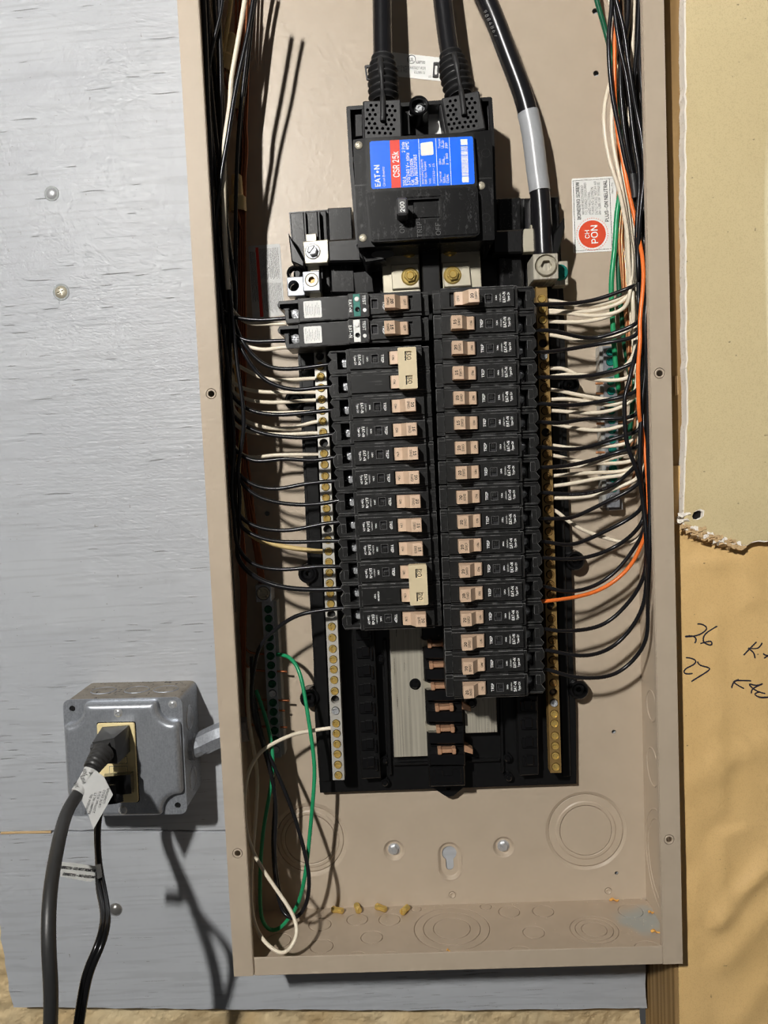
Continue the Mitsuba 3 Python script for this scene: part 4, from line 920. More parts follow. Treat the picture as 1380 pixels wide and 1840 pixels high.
# double pole breakers with a cream handle tie
def double(i, rate, label, common):
    t = thing('double_breaker', label, 'breaker', 'double pole breakers')
    Ms = [place(rowpos(PITCH_L, 2, 13, j) - np.array([0, 0, WF]), ANG_L * .6) for j in (i, i + 1)]
    pole(t, Ms[0]); pole(t, Ms[1], False, common)
    for M in Ms:
        k = add('toggle', D_tog2, None, t, tw=M, label='tan switch handle'); add('marking', D_on, None, k, tw=M)
    P0, P1 = [(M @ [0, 0, 0, 1])[:3] for M in Ms]
    Mm = place((P0 + P1) / 2, ANG_L * .6)
    L = .0320
    tie = plate(rrect(-.0190, -.0045, -L / 2, L / 2, .0012), WF + .004, WF + .0125)
    tie = cut(tie, cbox(-.0135, -.0082, .0058, .0128, WF + .0108, WF + .02, 0), cbox(-.0135, -.0082, -.0128, -.0058, WF + .0108, WF + .02, 0))
    k = add('handle_tie', tie, 'm_cream', t, False, tw=Mm, label='cream handle tie joining both switches')
    add('tie_window', cat(cbox(-.0135, -.0126, .0058, .0128, WF + .0108, WF + .0110, 0), cbox(-.0135, -.0126, -.0128, -.0058, WF + .0108, WF + .0110, 0)), 'm_case_dark', k, tw=Mm)
    add('marking', cat(sh(text(rate, .0034, -90, False), -.0104, .0092, WF + .0110), sh(text(rate, .0034, -90, False), -.0104, -.0092, WF + .0110)), 'm_print_black', k, tw=Mm)
D_tog2 = dct(cut(TOG, cbox(-.0190, 0, -.01, .01, WF + .0045, .2, 0)), 'm_tan')
D_on = dct(slope_text('ON', -.0226, WF + .0036, .0018, .15, -90), 'm_print_black')
double(2, '30', 'black double pole breaker with a cream handle tie marked 30, the upper one', False)
double(11, '20', 'black double pole breaker with a cream handle tie marked 20, the lower one', True)
# two long test-button breakers at the top left
stepP = (PITCH_L[1] - PITCH_L[0]) / 11
def long_breaker(i, rate, strip, strip_name, label):
    P = PITCH_L[0] + stepP * (i - 2); P = P.copy(); P[0] = pt(757, 549 if i == 0 else 595, WF)[0]
    P[1] = pt(700, 545.5 if i == 0 else 591.5, WF)[1]
    t = thing('test_breaker', label, 'breaker', 'long test button breakers'); M = place(P - np.array([0, 0, WF]), 0.012)
    b = case_mesh(.0470, True); b = cut(b, cbox(-.0266, -.0066, -.0054, .0054, WF - .0030, WF + .01, 0), cbox(-.0395, -.0338, -.0030, .0048, WF - .0030, WF + .01, 0))
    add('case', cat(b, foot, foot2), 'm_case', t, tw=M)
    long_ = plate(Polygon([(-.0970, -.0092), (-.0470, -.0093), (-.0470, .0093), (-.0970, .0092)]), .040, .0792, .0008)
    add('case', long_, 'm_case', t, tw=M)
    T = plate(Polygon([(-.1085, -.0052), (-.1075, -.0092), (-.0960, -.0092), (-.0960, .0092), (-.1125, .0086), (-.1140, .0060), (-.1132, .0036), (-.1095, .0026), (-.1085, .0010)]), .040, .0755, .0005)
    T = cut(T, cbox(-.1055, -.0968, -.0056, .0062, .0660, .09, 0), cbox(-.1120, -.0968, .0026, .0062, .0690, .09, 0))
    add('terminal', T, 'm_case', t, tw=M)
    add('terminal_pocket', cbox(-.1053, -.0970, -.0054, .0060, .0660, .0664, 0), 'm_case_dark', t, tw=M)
    add('terminal_screw', D_tscrew, None, t, tw=M @ T4(np.eye(3), (-.1006, -.0012, .0690)) @ axis_rot([0, 0, 1], 30 + 60 * i), label='zinc terminal screw')
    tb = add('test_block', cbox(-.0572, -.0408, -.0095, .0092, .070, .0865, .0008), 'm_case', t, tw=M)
    add('colour_strip', cbox(-.0530, -.0476, -.0088, .0085, .0860, .0867, .0002), strip, tb, tw=M, label=strip_name)
    add('test_button', lathe([(0, .0014), (.0014, .0012), (.0020, .0004), (.0020, 0), (0, 0)], 18), 'm_white', tb, 30, tw=M @ T4(np.eye(3), (-.0500, .0044, .0867)))
    add('test_lamp', lathe([(0, .0002), (.0013, .0004), (.0016, .0008), (.0019, 0), (0, 0)], 18), 'm_black_gloss', tb, 30, tw=M @ T4(np.eye(3), (-.0500, -.0034, .0867)))
    add('lettering', cat(sh(text('EAT•N', .0024, -90, True, 'c', .0095), -.0554, -.0004, .08655), sh(text('TEST', .0023, -90, True, 'c', .0074), -.0445, .0036, .08655)), 'm_print_white', tb, tw=M)
    add('seal', sh(cyl(.0015, 0, .0002, 14), -.0444, -.0042, .0865), 'm_white', tb, tw=M)
    add('approval_sticker', plate(rrect(-.0928, -.0786, -.0066, .0066, .0010), .0790, .0795), 'm_white', t, tw=M)
    fine = cat(*[plate(sbox(-.0912 + .0013 * k, -.0052 + (k * 37 % 5) * .0004, -.0912 + .0013 * k + .00028, .0050 - (k * 53 % 7) * .0005), .0795, .0796) for k in range(9)])
    add('fine_print', fine, 'm_print_grey', t, tw=M, kind='stuff')
    add('trip_window', cbox(-.0395, -.0338, -.0030, .0048, WF - .0030, WF - .0026, 0), 'm_window', t, tw=M)
    add('window_frame', sh(plate(sbox(-.0395, -.0030, -.0338, .0048).difference(sbox(-.0390, -.0025, -.0343, .0043)), WF, WF + .00015)), 'm_print_faint', t, tw=M)
    add('lettering', sh(text('TRIP', .0021, -90, True, 'c', .0066), -.0292, 0 if i else -.001, WF + .00005), 'm_print_white', t, tw=M)
    Mt = M @ T4(np.eye(3), (.0002, 0, 0))
    key = add('toggle', D_tog_off2, None, t, tw=Mt, label='tan switch handle')
    add('marking', PRL(rate), None, key, tw=Mt)
# off on the left side: the high rating end sits outward, the low OFF end inward
D_tog_off2 = D_tog_off
_pl = {}
def PRL(rate):
    if rate not in _pl: _pl[rate] = tog_print(rate, 1)
    return _pl[rate]
long_breaker(0, '20', 'm_teal', 'green test strip', 'long breaker with a green test strip at the top of the left column')
long_breaker(1, '15', 'm_white', 'white test strip', 'long breaker with a white test strip, second in the left column')
# ================================================================ neutral bars and ground bars
SCREW_B, SCREW_Z = dct(cup(.0032, .0018, False, .0013), 'm_brass', 25), dct(cup(.0032, .0020, True), 'm_zinc', 25)
SCREW_SHADED = dct(cup(.0032, .0018, False, .0013), 'm_brass_dark', 25)  # brass screw in a darker tone, for those shaded by wires
SCREW_G, SCREW_GD = dct(cup(.0034, .0018), 'm_green_screw', 25), dct(cup(.0034, .0018), 'm_green_dark', 25)
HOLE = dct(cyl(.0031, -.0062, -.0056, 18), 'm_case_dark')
def bar(name, label, cat_, e0, e1, width_px, w0, w1, y0, y1, ys, xoff, kinds, m):
    """e0, e1: left edge pixels at the top and bottom of the bar."""
    t = thing(name, label, cat_, 'neutral bars beside the breakers' if name == 'neutral_bar' else 'ground bars in the box')
    ex = lambda y: e0[0] + (e1[0] - e0[0]) * (y - e0[1]) / (e1[1] - e0[1])
    g = Polygon(pl([(ex(y0), y0), (ex(y0) + width_px, y0 - .4), (ex(y1) + width_px, y1 - .4), (ex(y1), y1)], w1))
    for y, k in zip(ys, kinds): g = g.difference(circ(*pt(ex(y) + xoff, y, w1)[:2], .0036, 6))
    if g.geom_type != 'Polygon': g = max(g.geoms, key=lambda q: q.area)
    add('bar_body', plate(g, w0, w1), m, t)
    for y, k in zip(ys, kinds):
        M = place(pt(ex(y) + xoff, y, w1 - .0007), rng.uniform(-.8, .8))
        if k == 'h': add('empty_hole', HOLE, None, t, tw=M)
        else: add('terminal_screw', {'b': SCREW_B, 'z': SCREW_Z, 'd': SCREW_SHADED, 'g': SCREW_G, 'k': SCREW_GD}[k], None, t, tw=M, label={'b': None, 'd': None, 'z': 'silver screw', 'g': None, 'k': None}[k])
    return t
ysl = [640, 658, 677, 697, 718, 738, 757, 777, 796, 815, 835, 855, 875, 894, 914, 932, 951, 970, 991, 1010, 1029, 1048, 1067, 1085, 1104, 1126, 1146, 1166, 1185, 1203, 1222, 1242, 1257, 1277, 1300, 1318, 1337, 1355, 1374, 1393]
kl = ['h' if y in (640, 796, 951, 1104, 1257) else 'z' if y == 1277 else 'b' for y in ysl]
bar('neutral_bar', 'silver neutral bar with a row of brass screws, left of the breakers', 'neutral bar', (559.5, 535), (598, 1402), 21, .028, .040, 535, 1402, ysl, 10.5, kl, 'm_bar_silver')
ysr = [537, 556, 575, 594, 617, 640, 657, 678, 697, 717, 738, 757, 777, 796, 816, 835, 856, 876, 897, 915, 935, 955, 975, 993, 1013, 1032, 1050, 1068, 1089, 1111, 1130, 1150, 1168, 1186, 1205, 1227, 1245, 1263, 1283, 1300, 1322, 1340, 1358, 1378]
kr = ['h' if y in (617, 777, 935, 1089, 1245) else 'z' if y in (640, 1263) else 'b' if y < 600 or y > 1270 else 'd' for y in ysr]  # middle screws take the darker brass as painted shade under the wires
bar('neutral_bar', 'neutral bar with a row of screws, bronze tone holding the shade of the wires, right of the breakers', 'neutral bar', (963, 515), (989, 1389), 20, .028, .040, 515, 1389, ysr, 10, kr, 'm_bar_bronze_shaded')
for q in ([(540, 640), (562, 640), (596, 1404), (576, 1404)], [(985, 520), (1003, 520), (1026, 1395), (1012, 1396)]): add('bar_support', ppoly(q, .0095, .0130, .0005), 'm_black', ch)
ygr = [633 + 17.45 * i for i in range(16)]
gbr = bar('ground_bar', 'ground bar with green screws behind the white wires on the right', 'ground bar', (1084, 622), (1091, 912), 23, .010, .0195, 622, 912, ygr, 12, ['g'] * 15 + ['z'], 'm_galvanised')
add('bar_foot', ppoly([(1092, 898), (1119, 897), (1120, 916), (1094, 918)], 0, .012), 'm_galvanised', gbr)
add('base_reflection', ppoly([(1077, 622), (1084, 621), (1091, 912), (1083, 913)], 0.0, .0150, .0006), 'm_bar_reflection', gbr)  # strip painted as the reflection that makes the bar base look clear
ygl = [1095 + 16.75 * i for i in range(16)]
gbl = bar('ground_bar', 'ground bar with dark green screws low in the left corner of the box', 'ground bar', (470, 1080), (485, 1362), 20, .010, .0195, 1080, 1362, ygl, 11, ['k'] * 9 + ['z'] + ['k'] * 5 + ['z'], 'm_galvanised')
add('base_reflection', ppoly([(490, 1080), (497, 1080), (512, 1356), (505, 1358)], 0.0, .0150, .0006), 'm_bar_reflection', gbl)  # painted reflection along the left bar, same as on the right
lgl = pbox(459, 1050, 487, 1082, .008, .028, .0006); cq = pt(473, 1066, .028); lgl = cut(lgl, sh(cyl(.0062, -.003, .01, 28), *cq))
add('lug_block', lgl, 'm_galvanised', gbl)
add('lug_screw', cup(.0058, .0020, True), 'm_tin', gbl, 25, tw=place(cq - [0, 0, .002]))

# ================================================================ wires
RW = .00168
def wire(name, pts, m, label, r=RW, group=None, aw=None, sides=9):
    t = thing(name, label, 'wire', group)
    P = [pt(*p) for p in pts]
    for q in P:
        q[0] = min(max(q[0], -HW + TH + r), HW - TH - r); q[2] = max(q[2], r + .0002)
    add('insulation' if 'copper' not in m else 'strand', tube(P, r, sides, .0035), m, t, True)
    return t
def print_along(key, pts, s_, t0, t1, h, m):
    C = spline([pt(*p) for p in pts], .0005); n = len(C); ms = []
    for k, ch_ in enumerate(s_):
        if ch_ == ' ': continue
        i = int(n * (t0 + (t1 - t0) * k / len(s_))); d = C[min(i + 2, n - 1)] - C[i - 2]; d /= np.linalg.norm(d)
        nz = np.array([0, 0, 1.0]) - d * d[2]; nz /= np.linalg.norm(nz); side = np.cross(nz, d)
        g = text(ch_, h); g.apply_transform(T4(np.stack([d, side, nz], 1), C[i] + nz * (RW + .00002))); ms.append(g)
    add('lettering', cat(ms), m, key)
def fade(pts, ws):
    n = len(pts); return [(x, y, float(np.interp(i / (n - 1), np.linspace(0, 1, len(ws)), ws))) for i, (x, y) in enumerate(pts)]
nr = ['top', 'second', 'third', 'fourth', 'fifth', 'sixth', 'seventh', 'eighth', 'ninth', 'tenth', 'eleventh', 'twelfth', 'thirteenth', 'fourteenth', 'fifteenth', 'sixteenth', 'bottom']
BR = [[(957, 548), (987, 547), (1053, 542), (1103, 528), (1140, 513)], [(960, 594), (987, 594), (1030, 603), (1067, 607), (1107, 597), (1145, 579)], [(962, 633), (987, 632), (1053, 622), (1107, 613), (1145, 599)],
      [(963, 678), (1003, 678), (1060, 675), (1120, 660), (1148, 644)], [(965, 725), (1010, 728), (1070, 723), (1120, 712), (1147, 698)], [(965, 758), (1003, 760), (1053, 753), (1107, 752), (1145, 742)],
      [(967, 803), (1007, 807), (1060, 802), (1120, 783), (1148, 771)], [(968, 840), (1007, 838), (1070, 825), (1127, 808), (1150, 799)], [(970, 885), (1020, 888), (1070, 883), (1107, 868), (1136, 843), (1150, 822)],
      [(970, 932), (1000, 932), (1033, 928), (1083, 905), (1143, 872), (1158, 850)], [(970, 972), (1000, 977), (1033, 977), (1083, 957), (1146, 920), (1157, 902)], [(972, 1002), (1000, 1004), (1050, 1002), (1100, 985), (1133, 963), (1155, 934)],
      [(973, 1053), (1000, 1060), (1033, 1062), (1073, 1050), (1110, 1023), (1143, 980), (1157, 952)], [(972, 1081), (1000, 1078), (1033, 1073), (1083, 1057), (1127, 1023), (1149, 987), (1160, 955)],
      [(977, 1130), (1000, 1133), (1033, 1133), (1083, 1122), (1120, 1093), (1147, 1057), (1158, 1028)], [(978, 1168), (1017, 1175), (1060, 1177), (1100, 1162), (1133, 1130), (1156, 1085), (1161, 1050)], [(980, 1203), (1017, 1213), (1067, 1218), (1110, 1208), (1143, 1180), (1161, 1146), (1164, 1100)]]
UP = {0: [(1147, 500, .066), (1146, 464, .068), (1148, 420, .070), (1153, 360, .072), (1157, 325, .072), (1157, 290, .071), (1151, 235, .070), (1143, 196, .070), (1134, 143, .072), (1127, 98, .073), (1119, 46, .074), (1107, 0, .074), (1098, -40, .074)],
      1: [(1148, 560, .064), (1147, 500, .062), (1144, 440, .064), (1146, 376, .066), (1149, 337, .067), (1147, 298, .068), (1141, 262, .068), (1133, 196, .067), (1124, 130, .067), (1115, 91, .068), (1106, 33, .068), (1100, -10, .068), (1095, -50, .068)],
      2: [(1150, 575, .058), (1155, 520, .056), (1156, 450, .056), (1148, 390, .058), (1137, 344, .062), (1130, 318, .064), (1119, 266, .066), (1110, 222, .067), (1102, 182, .068), (1097, 143, .069), (1094, 100, .070), (1094, 59, .070), (1098, 20, .070), (1100, -40, .070)],
      3: [(1157, 610, .066), (1163, 560, .068), (1164, 518, .070), (1161, 460, .072), (1162, 400, .070), (1160, 300, .066), (1157, 200, .064), (1150, 110, .062), (1154, 40, .060), (1157, -40, .060)],
      4: [(1154, 668, .060), (1160, 600, .060), (1162, 520, .060), (1158, 440, .060), (1150, 380, .058), (1137, 314, .058), (1126, 259, .060), (1118, 196, .061), (1115, 150, .061), (1117, 100, .060), (1127, 40, .058), (1127, -40, .058)],
      5: [(1152, 720, .056), (1160, 640, .056), (1165, 540, .056), (1162, 440, .056), (1152, 330, .056), (1142, 240, .057), (1138, 160, .057), (1144, 90, .056), (1147, 40, .056), (1150, -40, .056)],
      16: [(1166, 1020, .080), (1168, 925, .080), (1166, 857, .079), (1164, 760, .079), (1164, 681, .080), (1161, 627, .081), (1160, 572, .081), (1165, 518, .080), (1166, 440, .079), (1164, 330, .078), (1163, 200, .078), (1162, 60, .078), (1162, -50, .078)],
      15: [(1163, 1000, .074), (1158, 925, .074), (1151, 857, .074), (1150, 802, .074), (1153, 734, .073), (1158, 680, .072), (1163, 620, .073), (1168, 560, .074), (1169, 450, .073), (1167, 330, .072), (1163, 180, .072), (1159, 60, .071), (1160, -50, .071)],
      14: [(1161, 975, .068), (1157, 925, .070), (1149, 863, .078), (1138, 829, .082), (1128, 802, .083), (1123, 762, .083), (1122, 734, .083), (1124, 707, .083), (1129, 690, .082), (1136, 660, .080), (1147, 620, .073), (1158, 570, .062), (1166, 500, .060), (1166, 400, .060), (1165, 250, .060), (1161, 100, .060), (1161, -50, .060)]}
ORANGE_UP = [(1165, 917, .068), (1164, 870, .068), (1160, 823, .068), (1155, 780, .067), (1149, 748, .076), (1147, 700, .081), (1147, 654, .083), (1150, 613, .083), (1150, 579, .082), (1154, 532, .080), (1156, 491, .077), (1153, 455, .072), (1147, 425, .066), (1140, 390, .064), (1132, 355, .064), (1124, 315, .064), (1116, 272, .063), (1110, 240, .062), (1106, 200, .060), (1104, 140, .062), (1104, 80, .063), (1104, 45, .062), (1110, 0, .058), (1112, -50, .056)]
for i, p in enumerate(BR):
    n = len(p)
    base = [(p[0][0] - 14, p[0][1] + .5, .0610)] + [(x, y, float(np.interp(k / (n - 1), [0, .2, .55, 1], [.0610, .0570, .040, .052 + .002 * (i % 3)]))) for k, (x, y) in enumerate(p)]
    if i == 13:
        t = wire('orange_wire', base + ORANGE_UP, 'm_wire_orange', 'orange wire to the fourteenth breaker of the right column, the only orange wire'); continue
    if i in UP: up_ = UP[i]
    else:
        q = ((i * 5) % 9) / 8.0; w = .034 + .0036 * (i % 5); y0 = p[-1][1]
        up_ = [(xx + q * sp, yy, w) for yy, xx, sp in [(880, 1158, 6), (760, 1157, 8), (620, 1160, 6), (500, 1157, 8), (400, 1152, 10), (300, 1138, 20), (200, 1122, 34), (100, 1112, 42), (0, 1108, 46), (-60, 1106, 48)] if yy < y0 - 55]
        up_[0:0] = [(p[-1][0] + 3, y0 - 28, (w + .06) / 2)]
    bw = wire('black_wire', base + up_, 'm_wire_black', f'black wire to the {nr[i]} breaker of the right column' if i not in (11, 12) else f'black wire to the {nr[i]} right breaker', group='black wires to the right breakers')
    if i == 8: print_along(bw, base, 'GASOLINE AND OIL RES', .30, .62, .0011, 'm_print_grey')
WR = [[(987, 540), (1007, 543), (1053, 549), (1087, 545), (1120, 531), (1131, 512)], [(987, 558), (1020, 560), (1060, 559), (1093, 552), (1126, 534), (1134, 508)], [(985, 562), (1020, 563), (1053, 567), (1097, 564), (1122, 552), (1132, 525)], [(987, 578), (1020, 579), (1070, 575), (1107, 562), (1132, 541), (1136, 515)],
      [(987, 602), (1020, 608), (1053, 613), (1087, 610), (1120, 598), (1135, 586), (1138, 560)], [(988, 662), (1013, 663), (1033, 672), (1070, 682), (1107, 683), (1130, 677), (1143, 655)], [(988, 677), (1020, 673), (1087, 675), (1120, 661), (1138, 637), (1141, 610)], [(988, 700), (1027, 707), (1070, 715), (1117, 717), (1140, 706), (1145, 680)],
      [(988, 718), (1013, 717), (1060, 723), (1100, 727), (1133, 713), (1143, 696)], [(990, 738), (1020, 740), (1060, 742), (1100, 737), (1133, 720), (1144, 700)], [(990, 762), (1020, 767), (1063, 773), (1100, 770), (1133, 755), (1146, 735)], [(990, 800), (1027, 805), (1070, 803), (1120, 798), (1141, 785), (1147, 760)],
      [(990, 818), (1030, 827), (1070, 832), (1120, 831), (1143, 822), (1149, 795)], [(992, 840), (1020, 839), (1060, 835), (1100, 823), (1138, 808), (1149, 785)], [(993, 855), (1053, 850), (1120, 846), (1143, 836), (1151, 810)], [(993, 873), (1037, 867), (1087, 858), (1130, 849), (1150, 825)],
      [(992, 895), (1037, 894), (1080, 887), (1120, 872), (1147, 857), (1156, 835)], [(995, 917), (1017, 933), (1050, 953), (1093, 968), (1133, 974), (1150, 963), (1160, 930)]]
WUP = {0: [(1130, 470, .050), (1128, 430, .052), (1118, 367, .056), (1109, 330, .058), (1099, 300, .058), (1091, 268, .058), (1086, 230, .058), (1087, 187, .056), (1093, 160, .055), (1101, 130, .054), (1107, 90, .053), (1104, 40, .05), (1095, 0, .05), (1085, -45, .05)],
       1: [(1136, 470, .046), (1131, 430, .047), (1122, 367, .051), (1113, 317, .053), (1103, 267, .053), (1099, 217, .053), (1102, 183, .052), (1108, 150, .051), (1118, 100, .05), (1130, 40, .05), (1132, -45, .05)],
       3: [(1139, 470, .042), (1134, 420, .043), (1126, 360, .045), (1119, 310, .047), (1121, 272, .047), (1127, 230, .046), (1134, 170, .046), (1136, 100, .046), (1138, 40, .046), (1141, -45, .046)]}
for i, p in enumerate(WR):
    n = len(p)
    base = [(p[0][0] - 8, p[0][1], .0345)] + [(x, y, float(np.interp(k / (n - 1), [0, .5, 1], [.0345, .036, .044 + .002 * (i % 3)]))) for k, (x, y) in enumerate(p)]
    if i in WUP: up_ = WUP[i]
    else:
        q = ((i * 7) % 11) / 10.0; w = .026 + .0034 * (i % 5); y0 = p[-1][1]
        up_ = [(xx + q * sp, yy, w) for yy, xx, sp in [(720, 1144, 8), (620, 1138, 10), (520, 1130, 14), (440, 1126, 14), (360, 1126, 14), (280, 1128, 18), (180, 1126, 26), (80, 1126, 26), (0, 1122, 30), (-60, 1120, 32)] if yy < y0 - 45]
    lab = f'white wire from the right neutral bar, {nr[i]} of the row' if i < 16 else ('seventeenth white wire from the right neutral bar' if i == 16 else 'lowest white wire on the right, crossing the bare panel below the ground bar')
    wire('white_wire', base + up_, 'm_wire_white', lab, group='white wires to the right neutral bar')
# greens and bare copper on the right
wire('green_wire', [(1063, -60, .03), (1070, -10, .030), (1082, 35, .032), (1094, 80, .034), (1106, 140, .030), (1118, 220, .026), (1124, 300, .024), (1126, 380, .022)], 'm_wire_green_dark', 'dark green wire entering at the top right beside the black bundle', r=.0022)
wire('green_wire', [(1128, 270, .022), (1120, 320, .025), (1112, 360, .028), (1108, 390, .028), (1104, 450, .028), (1099, 498, .028), (1099, 545, .027), (1102, 597, .026), (1105, 640, .024), (1109, 681, .022), (1110, 700, .018), (1104, 708, .015)], 'm_wire_green', 'bright green wire down to the right ground bar', r=.0022)
wire('green_wire', [(1110, 300, .022), (1113, 400, .022), (1111, 457, .022), (1112, 518, .021), (1117, 572, .020), (1121, 613, .019), (1127, 648, .018), (1134, 690, .018), (1136, 740, .018), (1130, 780, .018), (1114, 799, .015), (1104, 803, .014)], 'm_wire_green_dark', 'dark green wire behind the copper strands on the right', r=.0020)
wire('green_wire', [(1138, 680, .026), (1139, 700, .026), (1133, 762, .024), (1128, 800, .022), (1118, 818, .018), (1106, 826, .014)], 'm_wire_green_dark', 'short dark green wire ending low on the right ground bar', r=.0020)
for k in range(6):
    ph = k * 1.05; pts = []
    for y in (-60, 40, 140, 230, 300, 380, 430, 470, 510, 550, 590, 630, 670):
        cx = float(np.interp(y, [-60, 140, 300, 430, 480, 545, 590, 670], [1120, 1114, 1114, 1114, 1120, 1127, 1130, 1135]))
        pts.append((cx + 5.0 * math.cos(y / 60 + ph), y, .024 + .0022 * math.sin(y / 60 + ph)))
    yend = [688, 706, 760, 795, 812, 880][k]
    pts += [(1140, yend - 30 if yend > 720 else 682, .024), (1128, yend - 6, .020), (1106, yend, .0148), (1084, yend + 1, .0146), (1070 + k % 3, yend + 1, .0146)]
    wire('copper_wire', pts, 'm_copper_lit', f'bare copper ground strand through the right ground bar, {["top", "second", "third", "fourth", "fifth", "lowest"][k]} of six', r=.0011, sides=7, group='copper strands on the right')
# ---- left side
LE = lambda y: 354 + y * .0555                         # inner edge of the left flange in the photograph
def lup(x0, y0, q, w, last):
    out = []
    for d, f in ((45, .55), (95, .8)):
        if y0 - d > -60: out.append((x0 + (LE(y0 - d) + 5 + q * 22 - x0) * f, y0 - d, w * f + .058 * (1 - f)))
    y = y0 - 170
    while y > -60:
        out.append((LE(y) + 6 + 30 * (q + .25 * math.sin(y / 140 + 9 * q)), y, w)); y -= 110
    out.append((LE(-60) + 8 + 44 * q, -70, w)); return out
BL = [[(515, 572), (473, 575), (433, 572), (405, 562)], [(518, 612), (487, 613), (450, 613), (423, 603), (402, 583)], [(592, 655), (567, 658), (520, 663), (480, 657), (450, 633), (430, 602)], [(598, 695), (567, 697), (533, 700), (490, 690), (460, 667), (427, 613)],
      [(601, 737), (567, 740), (513, 745), (467, 742), (433, 727), (410, 693)], [(605, 780), (567, 785), (513, 785), (467, 777), (430, 757), (407, 720)], [(608, 821), (567, 827), (507, 825), (460, 828), (433, 817), (410, 790)], [(610, 864), (547, 870), (500, 878), (460, 873), (430, 853), (413, 822)],
      [(613, 899), (590, 903), (547, 907), (500, 903), (460, 890), (430, 860)], [(613, 938), (573, 943), (527, 952), (487, 952), (453, 943), (428, 921)], [(613, 972), (590, 972), (540, 974), (493, 972), (457, 962), (433, 943)], [(618, 1018), (577, 1018), (533, 1022), (487, 1022), (450, 1010), (427, 980)],
      [(620, 1058), (590, 1059), (547, 1059), (500, 1053), (460, 1037), (430, 1007)]]
nl = ['first long', 'second long']
lname = ['long breaker with the green test strip', 'long breaker with the white test strip', 'upper pole of the higher double breaker', 'lower pole of the higher double breaker', 'fourth left breaker', 'fifth left breaker', 'sixth left breaker', 'seventh left breaker', 'eighth left breaker', 'ninth left breaker', 'tenth left breaker', 'upper pole of the double breaker near the bottom left', 'lower pole of the double breaker near the bottom left']
for i, p in enumerate(BL):
    n = len(p); x0 = p[0][0]
    base = [(x0 + (20 if i < 2 else 14), p[0][1] - .5, .0610)] + [(x, y, float(np.interp(k / (n - 1), [0, .3, 1], [.0610, .060, .058]))) for k, (x, y) in enumerate(p)]
    q = ((i * 5) % 13) / 12.0
    wire('black_wire', base + lup(p[-1][0], p[-1][1], q, .026 + .0042 * (i % 12), 0), 'm_wire_black', 'black wire to the ' + lname[i], r=RW if i != 12 else .0021, group='black wires to the left breakers')
w13 = [(630, 1093), (617, 1093), (577, 1097), (533, 1107), (493, 1133), (467, 1163), (457, 1200), (452, 1250), (466, 1320), (487, 1365), (507, 1410), (530, 1470), (547, 1530), (555, 1575), (553, 1612), (543, 1638), (528, 1649), (512, 1642), (500, 1610), (493, 1560), (491, 1500), (494, 1440), (487, 1380), (468, 1310), (452, 1230)]
wire('black_wire', fade(w13, [.061, .060, .050, .045, .050, .062, .060, .050, .030, .03]), 'm_wire_black', 'black wire from the bottom left breaker looping down to the floor of the box')
wire('black_wire', fade([(452, 1180), (456, 1260), (470, 1330), (484, 1380), (496, 1450), (494, 1520), (496, 1560), (502, 1600), (512, 1634), (524, 1648)], [.04, .05, .045, .04]), 'm_wire_black', 'second black wire hanging in the lower left corner behind the white loop')
WL = [[(507, 582), (477, 582), (447, 580), (420, 560)], [(510, 624), (477, 628), (450, 623), (427, 607), (408, 580)], [(563, 680), (507, 683), (467, 677), (433, 660), (410, 640)], [(568, 705), (520, 705), (453, 702), (427, 693), (407, 673)], [(567, 719), (520, 722), (467, 722), (433, 713), (410, 693)], [(567, 740), (500, 742), (440, 735), (415, 712)],
      [(568, 758), (533, 767), (500, 770), (455, 762), (420, 735)], [(568, 778), (530, 780), (483, 780), (433, 770), (412, 745)], [(572, 816), (533, 817), (483, 819), (443, 820), (420, 800)], [(577, 991), (527, 985), (487, 977), (460, 967), (440, 945)]]
ln = ['top', 'second', 'third', 'fourth', 'fifth', 'sixth', 'seventh', 'eighth', 'ninth', 'tenth']
for i, p in enumerate(WL):
    n = len(p)
    ws = [.058, .054, .05] if i < 2 else [.0345, .036, .042]
    base = [(p[0][0] + 8, p[0][1], ws[0])] + fade(p, ws)
    q = ((i * 3) % 10) / 9.0
    lab = f'white wire on the left side, {ln[i]} from the top' if i != 9 else 'yellowed wire with cracked insulation on the left neutral bar'
    wire('white_wire', base + lup(p[-1][0], p[-1][1], .4 + .6 * q, .020 + .0044 * (i % 6), 0), 'm_wire_white' if i != 9 else 'm_wire_aged', lab, r=RW if i != 9 else .0022, group='white wires on the left side')
w = [(605, 1307), (595, 1308), (560, 1313), (527, 1320), (493, 1335), (467, 1353), (447, 1387), (440, 1427), (445, 1500), (467, 1553), (503, 1607), (524, 1640), (533, 1668), (528, 1693), (515, 1709), (501, 1711), (484, 1700), (470, 1684), (459, 1662), (453, 1633), (451, 1590), (455, 1520), (461, 1440), (461, 1380), (448, 1300), (446, 1200)]
wire('white_wire', fade(w, [.035, .036, .05, .06, .066, .080, .092, .085, .070, .060, .04, .03]), 'm_wire_white', 'long white wire looping onto the floor in the lower left corner')
g = [(497, 1176), (517, 1180), (533, 1197), (547, 1247), (560, 1330), (565, 1380), (563, 1430), (557, 1497), (547, 1580), (531, 1633), (516, 1654), (503, 1667), (488, 1671), (475, 1660), (468, 1630), (468, 1560), (475, 1480), (487, 1410), (490, 1360), (480, 1300), (460, 1240)]
wire('green_wire', fade(g, [.016, .03, .045, .05, .05, .045, .040, .045, .05, .045, .03]), 'm_wire_green', 'bright green wire arching down from the left ground bar', r=.0017)
